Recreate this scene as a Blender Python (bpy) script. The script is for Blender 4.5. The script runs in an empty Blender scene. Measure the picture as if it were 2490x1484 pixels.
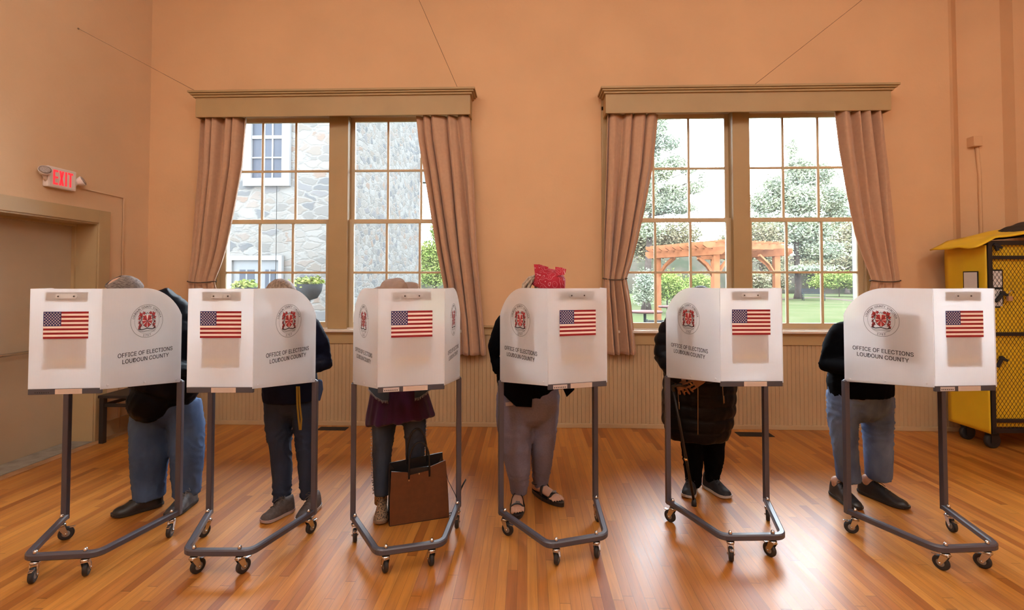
import bpy, bmesh, math, random
import numpy as np
from mathutils import Vector, Matrix, noise
PI = math.pi
random.seed(7)
SC = bpy.context.scene
COL = SC.collection

# ---------------------------------------------------------------- camera
FPX, CX, CY, CAMH = 1150.0, 1245.0, 654.0, 1.55
PSI = math.atan(36 / 1150); TH = math.atan(29 / 1150)
Fv = Vector((-math.sin(PI and PSI) * math.cos(TH), math.cos(PSI) * math.cos(TH), math.sin(TH)))
Rv = Vector((math.cos(PSI), math.sin(PSI), 0)); Uv = Rv.cross(Fv)
cam_d = bpy.data.cameras.new('camera'); cam = bpy.data.objects.new('camera', cam_d); COL.objects.link(cam)
M = Matrix((Rv, Uv, -Fv)).transposed().to_4x4(); M.translation = Vector((0, 0, CAMH)); cam.matrix_world = M
cam_d.sensor_width = 36.0; cam_d.sensor_fit = 'HORIZONTAL'; cam_d.lens = FPX * 36 / 2490
cam_d.shift_y = -(742 - CY) / 2490.0
cam_d.clip_end = 500
SC.camera = cam

def P(px, py, y):
    """the point of the vertical plane at depth y that lies along a sight line measured on the photograph"""
    d = Fv + Rv * ((px - CX) / FPX) + Uv * ((CY - py) / FPX)
    return Vector((0, 0, CAMH)) + d * (y / d.y)

# ---------------------------------------------------------------- sky, exposure, lamps
SC.view_settings.view_transform = 'Standard'; SC.view_settings.look = 'None'
SC.view_settings.exposure = 0.0; SC.view_settings.gamma = 1.0; SC.view_settings.use_curve_mapping = False
SC.cycles.max_bounces = 8; SC.cycles.diffuse_bounces = 5; SC.cycles.transparent_max_bounces = 12
SC.cycles.caustics_reflective = False; SC.cycles.caustics_refractive = True
SC.cycles.sample_clamp_indirect = 60.0
SC.cycles.use_denoising = True
W = bpy.data.worlds.new('overcast_sky'); SC.world = W; W.use_nodes = True
nt = W.node_tree; nt.nodes.clear()
wo = nt.nodes.new('ShaderNodeOutputWorld'); bg = nt.nodes.new('ShaderNodeBackground')
tc = nt.nodes.new('ShaderNodeTexCoord'); nz = nt.nodes.new('ShaderNodeTexNoise'); nz.inputs['Scale'].default_value = 1.6; nz.inputs['Detail'].default_value = 5
cr = nt.nodes.new('ShaderNodeValToRGB')
cr.color_ramp.elements[0].color = (0.74, 0.86, 1.0, 1); cr.color_ramp.elements[1].color = (0.84, 0.93, 1.0, 1)
nt.links.new(tc.outputs['Generated'], nz.inputs['Vector']); nt.links.new(nz.outputs['Fac'], cr.inputs['Fac'])
nt.links.new(cr.outputs['Color'], bg.inputs['Color']); bg.inputs['Strength'].default_value = 27.0
nt.links.new(bg.outputs['Background'], wo.inputs['Surface'])

LAMP_STRENGTH = 63.0
LAMP_COLOR = (0.97, 1.0, 1.0)
LAMP_SPOTS = [(-2.1, -3.6, 'rear row, door side'), (2.6, -3.6, 'rear row, cage side'), (-1.6, -0.9, 'middle row, door side'), (2.1, -0.9, 'middle row, cage side'),
              (-2.9, 0.9, 'row nearest the windows, by the door wall'), (0.6, 0.9, 'row nearest the windows, on the centre line'), (4.1, 0.9, 'row nearest the windows, by the cage wall')]

# ---------------------------------------------------------------- materials
MATS = {}
def mat(name, color, rough=0.6, metal=0.0, var=0.0, vscale=6.0, bump=0.0, bscale=60.0, spec=0.5, coat=0.0, sheen=0.0, color2=None, stretch=(1, 1, 1), sss=0.0):
    if name in MATS: return MATS[name]
    m = bpy.data.materials.new(name); m.use_nodes = True; n = m.node_tree
    b = n.nodes['Principled BSDF']
    b.inputs['Base Color'].default_value = (*color, 1); b.inputs['Roughness'].default_value = rough
    b.inputs['Metallic'].default_value = metal; b.inputs['Specular IOR Level'].default_value = spec
    b.inputs['Coat Weight'].default_value = coat; b.inputs['Sheen Weight'].default_value = sheen
    if var > 0 or bump > 0 or color2:
        t = n.nodes.new('ShaderNodeTexCoord'); mp = n.nodes.new('ShaderNodeMapping'); mp.inputs['Scale'].default_value = stretch
        n.links.new(t.outputs['Object'], mp.inputs['Vector'])
    if var > 0 or color2:
        z = n.nodes.new('ShaderNodeTexNoise'); z.inputs['Scale'].default_value = vscale; z.inputs['Detail'].default_value = 6
        n.links.new(mp.outputs['Vector'], z.inputs['Vector'])
        r = n.nodes.new('ShaderNodeValToRGB')
        c2 = color2 if color2 else tuple(min(1, c * (1 + var)) for c in color)
        c1 = color if color2 else tuple(c * (1 - var) for c in color)
        r.color_ramp.elements[0].position = 0.35; r.color_ramp.elements[1].position = 0.65
        r.color_ramp.elements[0].color = (*c1, 1); r.color_ramp.elements[1].color = (*c2, 1)
        n.links.new(z.outputs['Fac'], r.inputs['Fac']); n.links.new(r.outputs['Color'], b.inputs['Base Color'])
    if bump > 0:
        z2 = n.nodes.new('ShaderNodeTexNoise'); z2.inputs['Scale'].default_value = bscale; z2.inputs['Detail'].default_value = 4
        n.links.new(mp.outputs['Vector'], z2.inputs['Vector'])
        bp = n.nodes.new('ShaderNodeBump'); bp.inputs['Strength'].default_value = bump; bp.inputs['Distance'].default_value = 0.01
        n.links.new(z2.outputs['Fac'], bp.inputs['Height']); n.links.new(bp.outputs['Normal'], b.inputs['Normal'])
    MATS[name] = m; return m

wall_l = mat('peach_plaster_lit', (0.72, 0.50, 0.31), 0.85, var=0.035, vscale=1.3, bump=0.12, bscale=35, spec=0.25)  # same paint as the back wall, with its brighter light mixed into the colour
casing_m = mat('olive_tan_casing_paint', (0.50, 0.36, 0.19), 0.5, var=0.04, vscale=3)
wall_m = mat('peach_plaster', (0.70, 0.43, 0.235), 0.85, var=0.035, vscale=1.3, bump=0.12, bscale=35, spec=0.25)
trim_m = mat('tan_trim_paint', (0.43, 0.285, 0.13), 0.55, var=0.04, vscale=3, bump=0.05, bscale=20)
sash_m = mat('cream_sash_paint', (0.56, 0.42, 0.25), 0.5)
sill_m = mat('cream_sill_paint', (0.72, 0.62, 0.52), 0.45)
door_m = mat('beige_door_paint', (0.50, 0.39, 0.265), 0.5, var=0.05, vscale=2, bump=0.04, bscale=12)
wains_m = mat('tan_beadboard_paint', (0.47, 0.32, 0.175), 0.55, var=0.05, vscale=2.5)
ceil_m = mat('ceiling_plaster', (0.80, 0.76, 0.70), 0.9)
steel_m = mat('grey_enamel_steel', (0.070, 0.064, 0.082), 0.36, metal=0.0, spec=0.55)
dark_m = mat('dark_grey_plastic', (0.06, 0.058, 0.07), 0.5)
chrome_m = mat('zinc_plate', (0.62, 0.6, 0.6), 0.22, metal=1.0)
black_m = mat('black_paint', (0.012, 0.012, 0.014), 0.45)
rubber_m = mat('black_rubber', (0.018, 0.017, 0.018), 0.55)
hub_m = mat('grey_wheel_hub', (0.22, 0.2, 0.19), 0.5)
paper_m = mat('white_paper', (0.75, 0.72, 0.70), 0.8)
beige_lab = mat('beige_label', (0.60, 0.48, 0.40), 0.6)
silver_lab = mat('silver_label', (0.62, 0.60, 0.62), 0.35, metal=0.4)
ink_m = mat('black_ink', (0.02, 0.018, 0.02), 0.6)
red_ink = mat('flag_red', (0.27, 0.004, 0.012), 0.5)
blue_ink = mat('flag_blue', (0.02, 0.018, 0.12), 0.5)
white_ink = mat('flag_white', (0.86, 0.76, 0.70), 0.5)
seal_red = mat('seal_red', (0.45, 0.03, 0.03), 0.6)
yell_ink = mat('yellow_print', (0.75, 0.48, 0.05), 0.6)

def panel_material():
    m = bpy.data.materials.new('translucent_corrugated_plastic'); m.use_nodes = True; n = m.node_tree
    n.nodes.clear(); o = n.nodes.new('ShaderNodeOutputMaterial')
    d = n.nodes.new('ShaderNodeBsdfDiffuse'); t = n.nodes.new('ShaderNodeBsdfTranslucent'); g = n.nodes.new('ShaderNodeBsdfGlossy')
    mx = n.nodes.new('ShaderNodeMixShader'); mg = n.nodes.new('ShaderNodeMixShader')
    tc = n.nodes.new('ShaderNodeTexCoord'); sp = n.nodes.new('ShaderNodeSeparateXYZ'); mu = n.nodes.new('ShaderNodeMath'); si = n.nodes.new('ShaderNodeMath'); mr = n.nodes.new('ShaderNodeMapRange')
    n.links.new(tc.outputs['Object'], sp.inputs[0]); mu.operation = 'MULTIPLY'; mu.inputs[1].default_value = 2 * PI / 0.0042
    n.links.new(sp.outputs['X'], mu.inputs[0]); si.operation = 'SINE'; n.links.new(mu.outputs[0], si.inputs[0])
    mr.inputs['From Min'].default_value = -1; mr.inputs['To Min'].default_value = 0.94; mr.inputs['To Max'].default_value = 0.99
    n.links.new(si.outputs[0], mr.inputs['Value'])
    hv = n.nodes.new('ShaderNodeHueSaturation'); hv.inputs['Color'].default_value = (0.99, 0.99, 0.99, 1); n.links.new(mr.outputs[0], hv.inputs['Value'])
    for s in (d, t): n.links.new(hv.outputs['Color'], s.inputs['Color'])
    mx.inputs[0].default_value = 0.45; n.links.new(d.outputs[0], mx.inputs[1]); n.links.new(t.outputs[0], mx.inputs[2])
    g.inputs['Roughness'].default_value = 0.35; mg.inputs[0].default_value = 0.035
    rf = n.nodes.new('ShaderNodeBsdfRefraction'); rf.inputs['IOR'].default_value = 1.04; rf.inputs['Roughness'].default_value = 0.55; rf.inputs['Color'].default_value = (0.97, 0.97, 0.98, 1)
    m2 = n.nodes.new('ShaderNodeMixShader'); m2.inputs[0].default_value = 0.42; n.links.new(mx.outputs[0], m2.inputs[1]); n.links.new(rf.outputs[0], m2.inputs[2])
    n.links.new(m2.outputs[0], mg.inputs[1]); n.links.new(g.outputs[0], mg.inputs[2]); n.links.new(mg.outputs[0], o.inputs['Surface'])
    return m
panel_m = panel_material()

def glass_material():
    m = bpy.data.materials.new('window_glass'); m.use_nodes = True; n = m.node_tree; n.nodes.clear()
    o = n.nodes.new('ShaderNodeOutputMaterial'); t = n.nodes.new('ShaderNodeBsdfTransparent'); g = n.nodes.new('ShaderNodeBsdfGlossy'); d = n.nodes.new('ShaderNodeBsdfTranslucent')
    t.inputs['Color'].default_value = (0.97, 0.98, 0.98, 1); g.inputs['Roughness'].default_value = 0.02
    f = n.nodes.new('ShaderNodeFresnel'); f.inputs['IOR'].default_value = 1.35
    a = n.nodes.new('ShaderNodeMixShader'); b = n.nodes.new('ShaderNodeMixShader')
    # old glass carries a light film of dust, thicker in patches
    tc = n.nodes.new('ShaderNodeTexCoord'); z = n.nodes.new('ShaderNodeTexNoise'); z.inputs['Scale'].default_value = 3.0; z.inputs['Detail'].default_value = 4
    mr = n.nodes.new('ShaderNodeMapRange'); mr.inputs['From Min'].default_value = 0.35; mr.inputs['From Max'].default_value = 0.7; mr.inputs['To Min'].default_value = 0.002; mr.inputs['To Max'].default_value = 0.007
    n.links.new(tc.outputs['Object'], z.inputs['Vector']); n.links.new(z.outputs['Fac'], mr.inputs['Value']); n.links.new(mr.outputs[0], b.inputs[0])
    d.inputs['Color'].default_value = (0.95, 0.97, 1, 1)
    n.links.new(f.outputs[0], a.inputs[0]); n.links.new(t.outputs[0], a.inputs[1]); n.links.new(g.outputs[0], a.inputs[2])
    n.links.new(a.outputs[0], b.inputs[1]); n.links.new(d.outputs[0], b.inputs[2]); n.links.new(b.outputs[0], o.inputs['Surface'])
    return m
glass_m = glass_material()

def wood_floor():
    m = bpy.data.materials.new('varnished_strip_floor'); m.use_nodes = True; n = m.node_tree; L = n.links.new
    b = n.nodes['Principled BSDF']
    def math_(op, a=None, c=None, v=None):
        k = n.nodes.new('ShaderNodeMath'); k.operation = op
        if a is not None: L(a, k.inputs[0])
        if c is not None: L(c, k.inputs[1])
        if v is not None: k.inputs[1].default_value = v
        return k.outputs[0]
    tc = n.nodes.new('ShaderNodeTexCoord'); s = n.nodes.new('ShaderNodeSeparateXYZ'); L(tc.outputs['Object'], s.inputs[0])
    bw = 0.052
    xs = math_('DIVIDE', s.outputs['X'], v=bw); row = math_('FLOOR', xs); fx = math_('FRACT', xs)
    wn = n.nodes.new('ShaderNodeTexWhiteNoise'); wn.noise_dimensions = '1D'; L(row, wn.inputs['W'])
    off = math_('MULTIPLY', wn.outputs['Value'], v=7.3)
    ys = math_('ADD', math_('DIVIDE', s.outputs['Y'], v=1.05), off); cl = math_('FLOOR', ys); fy = math_('FRACT', ys)
    cb = n.nodes.new('ShaderNodeCombineXYZ'); L(row, cb.inputs[0]); L(cl, cb.inputs[1])
    w2 = n.nodes.new('ShaderNodeTexWhiteNoise'); w2.noise_dimensions = '3D'; L(cb.outputs[0], w2.inputs['Vector'])
    ramp = n.nodes.new('ShaderNodeValToRGB'); e = ramp.color_ramp.elements
    e[0].position = 0; e[0].color = (0.30, 0.092, 0.022, 1); e[1].position = 1; e[1].color = (0.56, 0.235, 0.056, 1)
    for p_, c_ in ((0.10, (0.38, 0.130, 0.032, 1)), (0.35, (0.46, 0.175, 0.042, 1)), (0.72, (0.51, 0.205, 0.048, 1))):
        k = e.new(p_); k.color = c_
    L(w2.outputs['Value'], ramp.inputs['Fac'])
    mp = n.nodes.new('ShaderNodeMapping'); mp.inputs['Scale'].default_value = (38, 2.2, 1); L(tc.outputs['Object'], mp.inputs[0])
    ad = n.nodes.new('ShaderNodeVectorMath'); ad.operation = 'ADD'; L(mp.outputs[0], ad.inputs[0]); L(w2.outputs['Color'], ad.inputs[1])
    g = n.nodes.new('ShaderNodeTexNoise'); g.inputs['Scale'].default_value = 1.5; g.inputs['Detail'].default_value = 7; g.inputs['Distortion'].default_value = 0.6; L(ad.outputs[0], g.inputs['Vector'])
    gr = n.nodes.new('ShaderNodeMapRange'); gr.inputs['From Min'].default_value = 0.3; gr.inputs['From Max'].default_value = 0.7; gr.inputs['To Min'].default_value = 0.80; gr.inputs['To Max'].default_value = 1.12; L(g.outputs['Fac'], gr.inputs['Value'])
    big = n.nodes.new('ShaderNodeTexNoise'); big.inputs['Scale'].default_value = 1.1; big.inputs['Detail'].default_value = 3; L(tc.outputs['Object'], big.inputs['Vector'])
    bgr = n.nodes.new('ShaderNodeMapRange'); bgr.inputs['From Min'].default_value = 0.3; bgr.inputs['From Max'].default_value = 0.7; bgr.inputs['To Min'].default_value = 0.85; bgr.inputs['To Max'].default_value = 1.1; L(big.outputs['Fac'], bgr.inputs['Value'])
    # joints between the strips
    ed = math_('MINIMUM', fx, math_('SUBTRACT', math_('MULTIPLY', fx, v=0.0), v=-1.0))
    e1 = math_('LESS_THAN', fx, v=0.035); e2 = math_('LESS_THAN', fy, v=0.0035); je = math_('MAXIMUM', e1, e2)
    jm = math_('SUBTRACT', math_('MULTIPLY', je, v=-0.5), v=-1.0)
    val = math_('MULTIPLY', math_('MULTIPLY', gr.outputs[0], bgr.outputs[0]), jm)
    hv = n.nodes.new('ShaderNodeHueSaturation'); L(ramp.outputs['Color'], hv.inputs['Color']); L(val, hv.inputs['Value']); hv.inputs['Saturation'].default_value = 1.03
    L(hv.outputs['Color'], b.inputs['Base Color'])
    rr = n.nodes.new('ShaderNodeMapRange'); rr.inputs['To Min'].default_value = 0.30; rr.inputs['To Max'].default_value = 0.50; L(g.outputs['Fac'], rr.inputs['Value']); L(rr.outputs[0], b.inputs['Roughness'])
    b.inputs['Specular IOR Level'].default_value = 0.42
    b.inputs['Coat Weight'].default_value = 0.22; b.inputs['Coat Roughness'].default_value = 0.28
    bp = n.nodes.new('ShaderNodeBump'); bp.inputs['Strength'].default_value = 0.25; bp.inputs['Distance'].default_value = 0.002; bp.invert = True
    bh = math_('ADD', je, math_('MULTIPLY', g.outputs['Fac'], v=0.5)); L(bh, bp.inputs['Height']); L(bp.outputs[0], b.inputs['Normal'])
    return m
floor_m = wood_floor()

def stone_material(name, sx, sy, seed, rot=0.0, spots=0.5):
    m = bpy.data.materials.new(name); m.use_nodes = True; n = m.node_tree; L = n.links.new; b = n.nodes['Principled BSDF']
    tc = n.nodes.new('ShaderNodeTexCoord'); mp = n.nodes.new('ShaderNodeMapping'); mp.inputs['Scale'].default_value = (sx, sx, sy); mp.inputs['Location'].default_value = (seed, seed * 2, seed * 3)
    L(tc.outputs['Object'], mp.inputs[0])
    nzz = n.nodes.new('ShaderNodeTexNoise'); nzz.inputs['Scale'].default_value = 1.2; nzz.inputs['Detail'].default_value = 3; L(mp.outputs[0], nzz.inputs['Vector'])
    mixv = n.nodes.new('ShaderNodeVectorMath'); mixv.operation = 'MULTIPLY_ADD'; L(nzz.outputs['Color'], mixv.inputs[0]); mixv.inputs[1].default_value = (0.9, 0.9, 0.9); L(mp.outputs[0], mixv.inputs[2])
    v1 = n.nodes.new('ShaderNodeTexVoronoi'); v1.inputs['Scale'].default_value = 1; L(mixv.outputs[0], v1.inputs['Vector'])
    v2 = n.nodes.new('ShaderNodeTexVoronoi'); v2.feature = 'DISTANCE_TO_EDGE'; v2.inputs['Scale'].default_value = 1; L(mixv.outputs[0], v2.inputs['Vector'])
    sep = n.nodes.new('ShaderNodeSeparateColor'); L(v1.outputs['Color'], sep.inputs[0])
    r = n.nodes.new('ShaderNodeValToRGB'); e = r.color_ramp.elements; r.color_ramp.interpolation = 'CONSTANT'
    e[0].position = 0; e[0].color = (0.38, 0.385, 0.39, 1); e[1].position = 0.93; e[1].color = (0.58, 0.45, 0.37, 1)
    for p_, c_ in ((0.10, (0.48, 0.46, 0.43, 1)), (0.28, (0.62, 0.58, 0.53, 1)), (0.50, (0.55, 0.49, 0.43, 1)), (0.62, (0.66, 0.64, 0.60, 1)), (0.80, (0.60, 0.52, 0.46, 1)), (0.88, (0.47, 0.46, 0.46, 1))):
        k = e.new(p_); k.color = c_
    L(sep.outputs[0], r.inputs['Fac'])
    mr = n.nodes.new('ShaderNodeMapRange'); mr.inputs['From Min'].default_value = 0.02; mr.inputs['From Max'].default_value = 0.12; L(v2.outputs['Distance'], mr.inputs['Value'])
    mx = n.nodes.new('ShaderNodeMix'); mx.data_type = 'RGBA'; mx.inputs['A'].default_value = (0.60, 0.58, 0.54, 1); L(mr.outputs[0], mx.inputs['Factor']); L(r.outputs['Color'], mx.inputs['B'])
    n3 = n.nodes.new('ShaderNodeTexNoise'); n3.inputs['Scale'].default_value = 9; n3.inputs['Detail'].default_value = 6; L(mp.outputs[0], n3.inputs['Vector'])
    m3 = n.nodes.new('ShaderNodeMapRange'); m3.inputs['From Min'].default_value = 0.3; m3.inputs['From Max'].default_value = 0.7; m3.inputs['To Min'].default_value = 0.8; m3.inputs['To Max'].default_value = 1.15; L(n3.outputs['Fac'], m3.inputs['Value'])
    hv = n.nodes.new('ShaderNodeHueSaturation'); L(mx.outputs['Result'], hv.inputs['Color']); L(m3.outputs[0], hv.inputs['Value']); m3.inputs['To Min'].default_value = 0.103; m3.inputs['To Max'].default_value = 0.132; L(hv.outputs['Color'], b.inputs['Base Color'])
    bp = n.nodes.new('ShaderNodeBump'); bp.inputs['Strength'].default_value = 0.35; bp.inputs['Distance'].default_value = 0.03; L(mr.outputs[0], bp.inputs['Height']); L(bp.outputs[0], b.inputs['Normal'])
    b.inputs['Roughness'].default_value = 0.9; b.inputs['Specular IOR Level'].default_value = 0.0
    return m

# ---------------------------------------------------------------- mesh helpers
class MB:
    """collects shapes, becomes ONE mesh object"""
    def __init__(s): s.v = []; s.f = []; s.mi = []; s.sm = []; s.mats = []
    def m(s, material):
        if material not in s.mats: s.mats.append(material)
        return s.mats.index(material)
    def add(s, vs, fs, material, smooth=False, T=None):
        o = len(s.v); k = s.m(material)
        s.v += [tuple(T @ Vector(v)) if T is not None else tuple(v) for v in vs]
        for f in fs: s.f.append(tuple(i + o for i in f)); s.mi.append(k); s.sm.append(smooth)
    def box(s, lo, hi, material, T=None, bev=0.0):
        if bev > 0:
            bm = bmesh.new(); bmesh.ops.create_cube(bm, size=1)
            for v in bm.verts: v.co = Vector([(lo[i] + hi[i]) / 2 + v.co[i] * (hi[i] - lo[i]) for i in range(3)])
            bmesh.ops.bevel(bm, geom=bm.edges[:], offset=bev, segments=2, affect='EDGES', profile=0.6)
            bm.verts.index_update(); s.add([v.co[:] for v in bm.verts], [[v.index for v in f.verts] for f in bm.faces], material, False, T); bm.free(); return
        x0, y0, z0 = lo; x1, y1, z1 = hi
        vs = [(x0, y0, z0), (x1, y0, z0), (x1, y1, z0), (x0, y1, z0), (x0, y0, z1), (x1, y0, z1), (x1, y1, z1), (x0, y1, z1)]
        s.add(vs, [(0, 3, 2, 1), (4, 5, 6, 7), (0, 1, 5, 4), (1, 2, 6, 5), (2, 3, 7, 6), (3, 0, 4, 7)], material, False, T)
    def prism(s, poly, d, material, T=None, smooth=False):
        """poly: 2D points (x,z), extruded along y from d[0] to d[1]"""
        n = len(poly)
        vs = [(p[0], d[0], p[1]) for p in poly] + [(p[0], d[1], p[1]) for p in poly]
        fs = [tuple(range(n)), tuple(range(2 * n - 1, n - 1, -1))] + [(i, i + n, (i + 1) % n + n, (i + 1) % n) for i in range(n)]
        s.add(vs, fs, material, smooth, T)
    def tube(s, pts, r, material, seg=12, caps=True, side=None, closed=False, smooth=True, T=None, round_ends=False):
        """r: radius or list of radii or list of (a,b) ellipse radii; side: direction of the a axis"""
        pts = [Vector(p) for p in pts]; n = len(pts)
        rs = r if isinstance(r, (list, tuple)) else [r] * n
        rs = [(q, q) if not isinstance(q, (list, tuple)) else q for q in rs]
        if round_ends:
            np_, nr = [], []
            d0 = (pts[0] - pts[1]).normalized(); d1 = (pts[-1] - pts[-2]).normalized()
            for k in (80, 55, 28): a = math.radians(k); np_.append(pts[0] + d0 * math.sin(a) * min(rs[0])); nr.append((rs[0][0] * math.cos(a), rs[0][1] * math.cos(a)))
            np_ += pts; nr += list(rs)
            for k in (28, 55, 80): a = math.radians(k); np_.append(pts[-1] + d1 * math.sin(a) * min(rs[-1])); nr.append((rs[-1][0] * math.cos(a), rs[-1][1] * math.cos(a)))
            pts, rs, n = np_, nr, len(np_)
        vs = []; prev = None
        for i in range(n):
            if closed: t = pts[(i + 1) % n] - pts[i - 1]
            else: t = pts[min(i + 1, n - 1)] - pts[max(i - 1, 0)]
            t = t.normalized() if t.length > 1e-9 else Vector((0, 0, 1))
            if side is not None:
                a = Vector(side) - t * Vector(side).dot(t)
                if a.length < 1e-3: a = t.orthogonal()
            elif prev is None: a = t.orthogonal()
            else:
                a = prev - t * prev.dot(t)
                if a.length < 1e-4: a = t.orthogonal()
            a.normalize(); prev = a; b = t.cross(a)
            for k in range(seg):
                th = 2 * PI * (k + 0.5) / seg
                vs.append(pts[i] + a * (math.cos(th) * rs[i][0]) + b * (math.sin(th) * rs[i][1]))
        fs = []
        for i in range(n if closed else n - 1):
            for k in range(seg):
                a0 = i * seg + k; a1 = i * seg + (k + 1) % seg; j = ((i + 1) % n) * seg
                fs.append((a0, a1, j + (k + 1) % seg, j + k))
        if caps and not closed: fs += [tuple(range(seg - 1, -1, -1)), tuple(range((n - 1) * seg, n * seg))]
        s.add(vs, fs, material, smooth, T)
    def ball(s, c, r, material, T=None, seg=16, rings=10, R=None):
        r = r if isinstance(r, (list, tuple)) else (r, r, r); vs = []; fs = []
        c = Vector(c)
        for i in range(rings + 1):
            ph = PI * i / rings
            for k in range(seg):
                th = 2 * PI * k / seg
                v = Vector((r[0] * math.sin(ph) * math.cos(th), r[1] * math.sin(ph) * math.sin(th), r[2] * math.cos(ph)))
                if R is not None: v = R @ v
                vs.append(c + v)
        for i in range(rings):
            for k in range(seg): fs.append((i * seg + k, (i + 1) * seg + k, (i + 1) * seg + (k + 1) % seg, i * seg + (k + 1) % seg))
        s.add(vs, fs, material, True, T)
    def lathe(s, prof, material, T=None, seg=24, smooth=True):
        """prof: (radius, z) pairs about the z axis"""
        vs = []; n = len(prof); fs = []
        for r, z in prof:
            for k in range(seg): a = 2 * PI * k / seg; vs.append((r * math.cos(a), r * math.sin(a), z))
        for i in range(n - 1):
            for k in range(seg): fs.append((i * seg + k, i * seg + (k + 1) % seg, (i + 1) * seg + (k + 1) % seg, (i + 1) * seg + k))
        fs += [tuple(range(seg - 1, -1, -1)), tuple(range((n - 1) * seg, n * seg))]
        s.add(vs, fs, material, smooth, T)
    def grid(s, fn, nu, nv, material, smooth=True, closed_u=False):
        vs = [fn(i / nu, j / nv) for j in range(nv + 1) for i in range(nu + 1)]
        w = nu + 1
        fs = [(j * w + i, j * w + i + 1, (j + 1) * w + i + 1, (j + 1) * w + i) for j in range(nv) for i in range(nu)]
        s.add(vs, fs, material, smooth)
    def mesh(s, name):
        me = bpy.data.meshes.new(name); me.from_pydata(s.v, [], s.f)
        for m_ in s.mats: me.materials.append(m_)
        me.polygons.foreach_set('material_index', s.mi); me.polygons.foreach_set('use_smooth', s.sm); me.update()
        return me
    def build(s, name, parent=None, loc=None, rot=None, solid=0.0, merge=0.0):
        me = s.mesh(name)
        if merge > 0:
            bm = bmesh.new(); bm.from_mesh(me); bmesh.ops.remove_doubles(bm, verts=bm.verts[:], dist=merge); bm.to_mesh(me); bm.free()
        o = bpy.data.objects.new(name, me); COL.objects.link(o)
        if parent is not None: o.parent = parent
        if loc is not None: o.location = loc
        if rot is not None: o.rotation_euler = rot
        if solid: md = o.modifiers.new('thickness', 'SOLIDIFY'); md.thickness = solid; md.offset = 0
        return o

def empty(name, loc=(0, 0, 0), rz=0, parent=None):
    o = bpy.data.objects.new(name, None); COL.objects.link(o); o.location = loc; o.rotation_euler = (0, 0, rz)
    if parent is not None: o.parent = parent
    return o
def tag(o, label, cat, group=None):
    o['label'] = label; o['category'] = cat
    if group: o['group'] = group
    return o
def struct(o, label=None):
    o['kind'] = 'structure'
    if label: o['label'] = label
    return o
def kids(o): return [c for c in COL.objects if c.parent == o]
def dup(o, parent=None):
    c = o.copy(); COL.objects.link(c); c.parent = parent
    for k in kids(o): dup(k, c)
    return c

FONT_CACHE = {}
try: SANS = bpy.data.fonts.load(bpy.utils.resource_path('LOCAL') + '/datafiles/fonts/Inter.woff2')
except Exception: SANS = None
def text_polys(txt, size=1.0, bold=0.0):
    """vertices and faces of a text, lying in x,y, centred on x"""
    key = (txt, size, bold)
    if key in FONT_CACHE: return FONT_CACHE[key]
    cu = bpy.data.curves.new('t', 'FONT'); cu.body = txt; cu.size = 1.0; cu.align_x = 'CENTER'; cu.resolution_u = 4
    if SANS is not None: cu.font = SANS
    o = bpy.data.objects.new('t', cu); COL.objects.link(o)
    dg = bpy.context.evaluated_depsgraph_get(); dg.update(); me = o.evaluated_get(dg).to_mesh()
    r = ([(v.co.x * size, v.co.y * size) for v in me.vertices], [tuple(p.vertices) for p in me.polygons])
    bpy.data.objects.remove(o); bpy.data.curves.remove(cu); FONT_CACHE[key] = r
    return r
def uv3(x, y, off=0.0): return (x, -off, y)     # flat art drawn as (x, y) stands upright facing -y
def add_text(mb, txt, cx, cy, size, material, off=0.0008, sx=1.0, rot=0.0, bold=0.0):
    v, f = text_polys(txt, size, bold); c, s_ = math.cos(rot), math.sin(rot)
    for k, (dx, dy) in enumerate(((0, 0), (bold, 0), (-bold, 0), (0, bold)) if bold > 0 else ((0, 0),)):
        mb.add([uv3(cx + dx + (p[0] * sx * c - p[1] * s_), cy + dy + (p[0] * sx * s_ + p[1] * c), off + k * 0.0001) for p in v], f, material)
def add_poly(mb, pts, material, off=0.0006): mb.add([uv3(x, y, off) for x, y in pts], [tuple(range(len(pts)))], material)
def add_ring(mb, cx, cy, r0, r1, material, off=0.0006, seg=56):
    vs = []; fs = []
    for k in range(seg):
        a = 2 * PI * k / seg
        vs += [uv3(cx + r0 * math.cos(a), cy + r0 * math.sin(a), off), uv3(cx + r1 * math.cos(a), cy + r1 * math.sin(a), off)]
    for k in range(seg): j = (k + 1) % seg; fs.append((2 * k, 2 * k + 1, 2 * j + 1, 2 * j))
    mb.add(vs, fs, material)
# ================================================================ THE ROOM
WY = 5.07; WX = -4.17; CEILZ = 5.2; RX = 5.75; BYK = -5.0
fl = MB(); fl.box((WX - 0.5, BYK - 0.2, -0.12), (RX + 0.2, WY + 0.45, 0), floor_m); struct(fl.build('floor'))
ce = MB(); ce.box((WX - 0.5, BYK - 0.2, CEILZ), (RX + 0.2, WY + 0.45, CEILZ + 0.15), ceil_m); struct(ce.build('ceiling'))
W1 = (-3.42, -0.71); W2 = (0.91, 3.60); WZ = (1.03, 3.42)
wb = MB(); T0, T1 = WY, WY + 0.25
for lo, hi in [((WX - 0.3, T0, 0), (4.45, T1, WZ[0])), ((WX - 0.3, T0, WZ[1]), (4.45, T1, CEILZ)), ((WX - 0.3, T0, WZ[0]), (W1[0], T1, WZ[1])), ((W1[1], T0, WZ[0]), (W2[0], T1, WZ[1])), ((W2[1], T0, WZ[0]), (4.45, T1, WZ[1]))]:
    wb.box(lo, hi, wall_m)
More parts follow.
